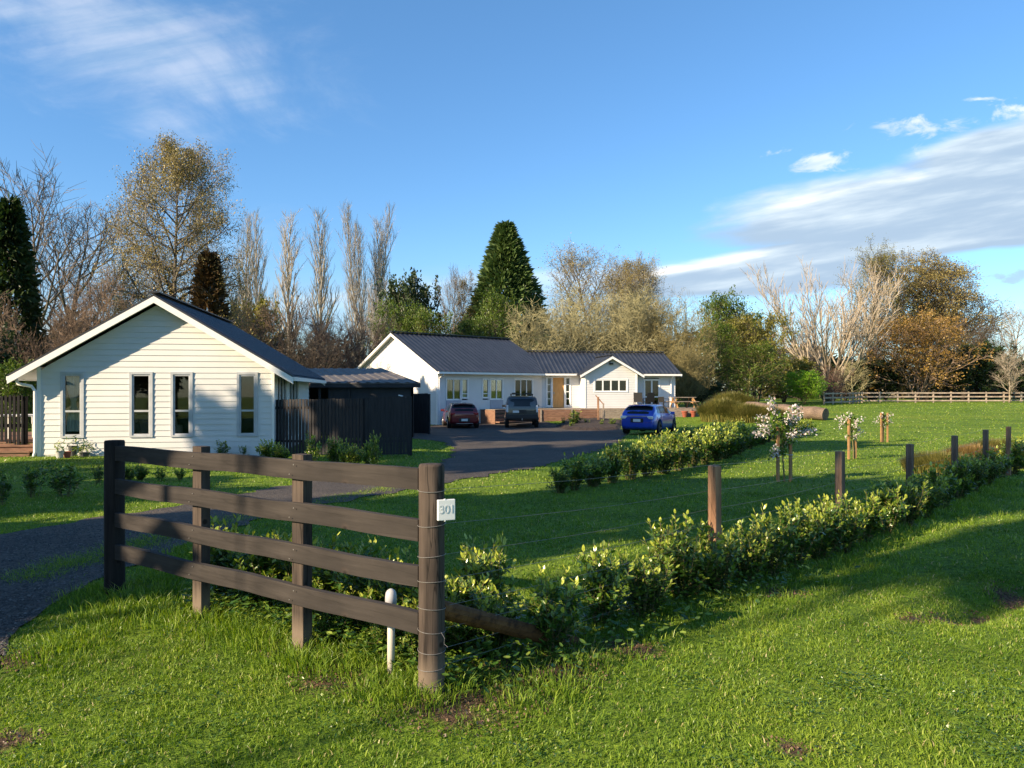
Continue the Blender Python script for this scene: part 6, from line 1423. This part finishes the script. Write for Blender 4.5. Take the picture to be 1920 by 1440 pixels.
# ------------------------------------------------------------------ camera, sun, sky
cam = bpy.data.objects.new('camera', bpy.data.cameras.new('camera')); C.objects.link(cam); cam.location = (0, 0, EYE); cam.rotation_euler = (R(90), 0, 0)
cam.data.sensor_width = 36; cam.data.lens = F / 1920 * 36; cam.data.shift_y = 10 / 1920; cam.data.clip_end = 3000; cam.data.clip_start = .05; bpy.context.scene.camera = cam
EL, AZ = R(SUN_EL), R(235)     # azimuth clockwise from +Y
sun = bpy.data.objects.new('sun', bpy.data.lights.new('sun', 'SUN')); C.objects.link(sun)
sv = Vector((math.sin(AZ) * math.cos(EL), math.cos(AZ) * math.cos(EL), math.sin(EL))); sun.rotation_euler = sv.to_track_quat('Z', 'Y').to_euler()
sun.data.energy = 5.0; sun.data.angle = R(.5); sun.data.color = (1.0, .80, .55)
w = bpy.data.worlds.new('World'); bpy.context.scene.world = w; w.use_nodes = True; nt = w.node_tree; nt.nodes.clear(); L = nt.links
out = nt.nodes.new('ShaderNodeOutputWorld'); bg = nt.nodes.new('ShaderNodeBackground'); bg.inputs[1].default_value = .096
sky = nt.nodes.new('ShaderNodeTexSky'); sky.sky_type = 'NISHITA'; sky.sun_disc = False; sky.sun_elevation = EL; sky.sun_rotation = AZ; sky.air_density = 1.0; sky.dust_density = .2; sky.ozone_density = 2.5
hs = nd(nt, 'ShaderNodeHueSaturation', Saturation=1.20, Value=1.0); L.new(sky.outputs[0], hs.inputs['Color'])
skymul = nd(nt, 'ShaderNodeMix'); skymul.data_type = 'RGBA'; skymul.blend_type = 'MULTIPLY'; skymul.inputs[0].default_value = 1; L.new(hs.outputs[0], skymul.inputs[6]); L.new(skymul.outputs[2], bg.inputs[0])
tc = nt.nodes.new('ShaderNodeTexCoord'); sx = nt.nodes.new('ShaderNodeSeparateXYZ'); L.new(tc.outputs['Generated'], sx.inputs[0])
_n = nt.nodes.new('ShaderNodeMapRange'); _n.inputs[1].default_value = 0; _n.inputs[2].default_value = .5; L.new(sx.outputs[2], _n.inputs[0]); L.new(ramp(nt, _n.outputs[0], [(0, (.60, .70, .86)), (.35, (.80, .90, 1.0)), (1, (1.12, 1.1, 1.08))]), skymul.inputs[7])
def mth(op, a, b=None, c=None):
    n = nd(nt, 'ShaderNodeMath', operation=op)
    for i, v in enumerate((a, b, c)):
        if v is None: continue
        if isinstance(v, (int, float)): n.inputs[i].default_value = v
        else: L.new(v, n.inputs[i])
    return n.outputs[0]
yy = mth('MAXIMUM', sx.outputs[1], .02); u = mth('DIVIDE', sx.outputs[0], yy); v = mth('DIVIDE', sx.outputs[2], yy)
cb = nt.nodes.new('ShaderNodeCombineXYZ'); L.new(u, cb.inputs[0]); L.new(v, cb.inputs[1])
def noise(scale, sxx, syy, rot, detail=6, rough=.55, dist=0, off=(0, 0)):
    mp = nd(nt, 'ShaderNodeMapping'); mp.vector_type = 'TEXTURE'; mp.inputs['Rotation'].default_value = (0, 0, R(rot)); mp.inputs['Scale'].default_value = (sxx, syy, 1); mp.inputs['Location'].default_value = (*off, 0)
    L.new(cb.outputs[0], mp.inputs[0]); n = nd(nt, 'ShaderNodeTexNoise', Scale=scale, Detail=detail, Roughness=rough, Distortion=dist); L.new(mp.outputs[0], n.inputs['Vector']); return n.outputs[0]
def ell(px, py, rx, ry, rot, v=None):
    v = v or globals()['v']
    cu, cv_ = (px - 960) / F, (HY - py) / F; c, s = math.cos(R(rot)), math.sin(R(rot)); du = mth('SUBTRACT', u, cu); dv = mth('SUBTRACT', v, cv_)
    a = mth('MULTIPLY_ADD', du, c, mth('MULTIPLY', dv, s)); b = mth('MULTIPLY_ADD', dv, c, mth('MULTIPLY', du, -s))
    a = mth('DIVIDE', a, rx / F); b = mth('DIVIDE', b, ry / F); return mth('SUBTRACT', 1, mth('SQRT', mth('ADD', mth('MULTIPLY', a, a), mth('MULTIPLY', b, b))))
def mxx(*a):
    r = a[0]
    for q in a[1:]: r = mth('MAXIMUM', r, q)
    return r
def sst(x, a, b):
    n = nd(nt, 'ShaderNodeMapRange'); n.interpolation_type = 'SMOOTHSTEP'; n.inputs[1].default_value = a; n.inputs[2].default_value = b; L.new(x, n.inputs[0]); return n.outputs[0]
n1_ = noise(5, 1.0, .24, 8, detail=7, dist=.3); n2_ = noise(9, 1, .3, 8, detail=7); n3_ = noise(3.2, 1.0, .45, -22, detail=9, rough=.62, dist=.6, off=(.3, .1)); n4_ = noise(6, 1.2, .16, 10, detail=6, off=(.7, .2))
BE = [(1760, 385, 440, 84, 5), (1960, 300, 290, 90, 8), (1660, 462, 440, 36, 7), (1390, 522, 290, 38, 3), (1900, 425, 170, 42, 6)]
body = mxx(*[ell(*q) for q in BE]); vup = mth('ADD', v, .014); edge = mth('SUBTRACT', body, mxx(*[ell(*q, v=vup) for q in BE]))
body = mth('ADD', body, mth('MULTIPLY_ADD', n1_, .55, -.22)); body = mth('ADD', body, mth('MULTIPLY_ADD', n2_, .35, -.17)); a_body = sst(body, .0, .34)
wsp = mxx(ell(1540, 300, 110, 22, -4), ell(1700, 250, 90, 26, 0), ell(1850, 225, 140, 30, 8), ell(1725, 285, 26, 30, 60), ell(1850, 185, 80, 8, 3), ell(1910, 518, 110, 14, 0))
n5_ = noise(16, 1, .45, 14, detail=8, rough=.6, dist=.5)
wsp = mth('ADD', wsp, mth('MULTIPLY_ADD', n5_, 5.5, -3.1)); a_wsp = mth('MULTIPLY', sst(wsp, -.1, .9), .7)
ul = mxx(ell(160, 40, 520, 230, -20), ell(20, 20, 200, 90, 0)); ul = mth('ADD', ul, mth('MULTIPLY_ADD', n3_, 2.6, -1.5)); a_ul = mth('MULTIPLY', sst(ul, -.1, .9), .34)
hz_ = mxx(ell(900, 560, 700, 70, 3), ell(150, 640, 500, 200, 20)); hz_ = mth('ADD', hz_, mth('MULTIPLY_ADD', n1_, 1.0, -.5)); a_hz = mth('MULTIPLY', sst(hz_, 0, .6), .38)
al = mxx(a_body, a_wsp, a_ul, a_hz)
topb = sst(mth('ADD', mth('MULTIPLY', n4_, 1.1), mth('MULTIPLY', mth('MULTIPLY', edge, mth('SUBTRACT', 1, sst(body, .1, .7))), 1.3)), .42, 1.02)
cc_ = ramp(nt, topb, [(0, (.30, .40, .52)), (.45, (.46, .55, .63)), (1, (.78, .78, .78))]); b2 = nt.nodes.new('ShaderNodeBackground'); L.new(cc_, b2.inputs[0]); b2.inputs[1].default_value = CLOUD
ms = nt.nodes.new('ShaderNodeMixShader'); L.new(al, ms.inputs[0]); L.new(bg.outputs[0], ms.inputs[1]); L.new(b2.outputs[0], ms.inputs[2]); L.new(ms.outputs[0], out.inputs[0])
sc = bpy.context.scene; sc.view_settings.view_transform = 'Standard'; sc.view_settings.look = 'None'; sc.view_settings.exposure = EXPO; sc.view_settings.gamma = 1
sc.cycles.max_bounces = 6; sc.cycles.diffuse_bounces = 3; sc.cycles.glossy_bounces = 3; sc.cycles.transmission_bounces = 4; sc.cycles.transparent_max_bounces = 8
sc.cycles.caustics_reflective = False; sc.cycles.caustics_refractive = False
for o in bpy.data.objects:
    if 'org_' in o: del o['org_']
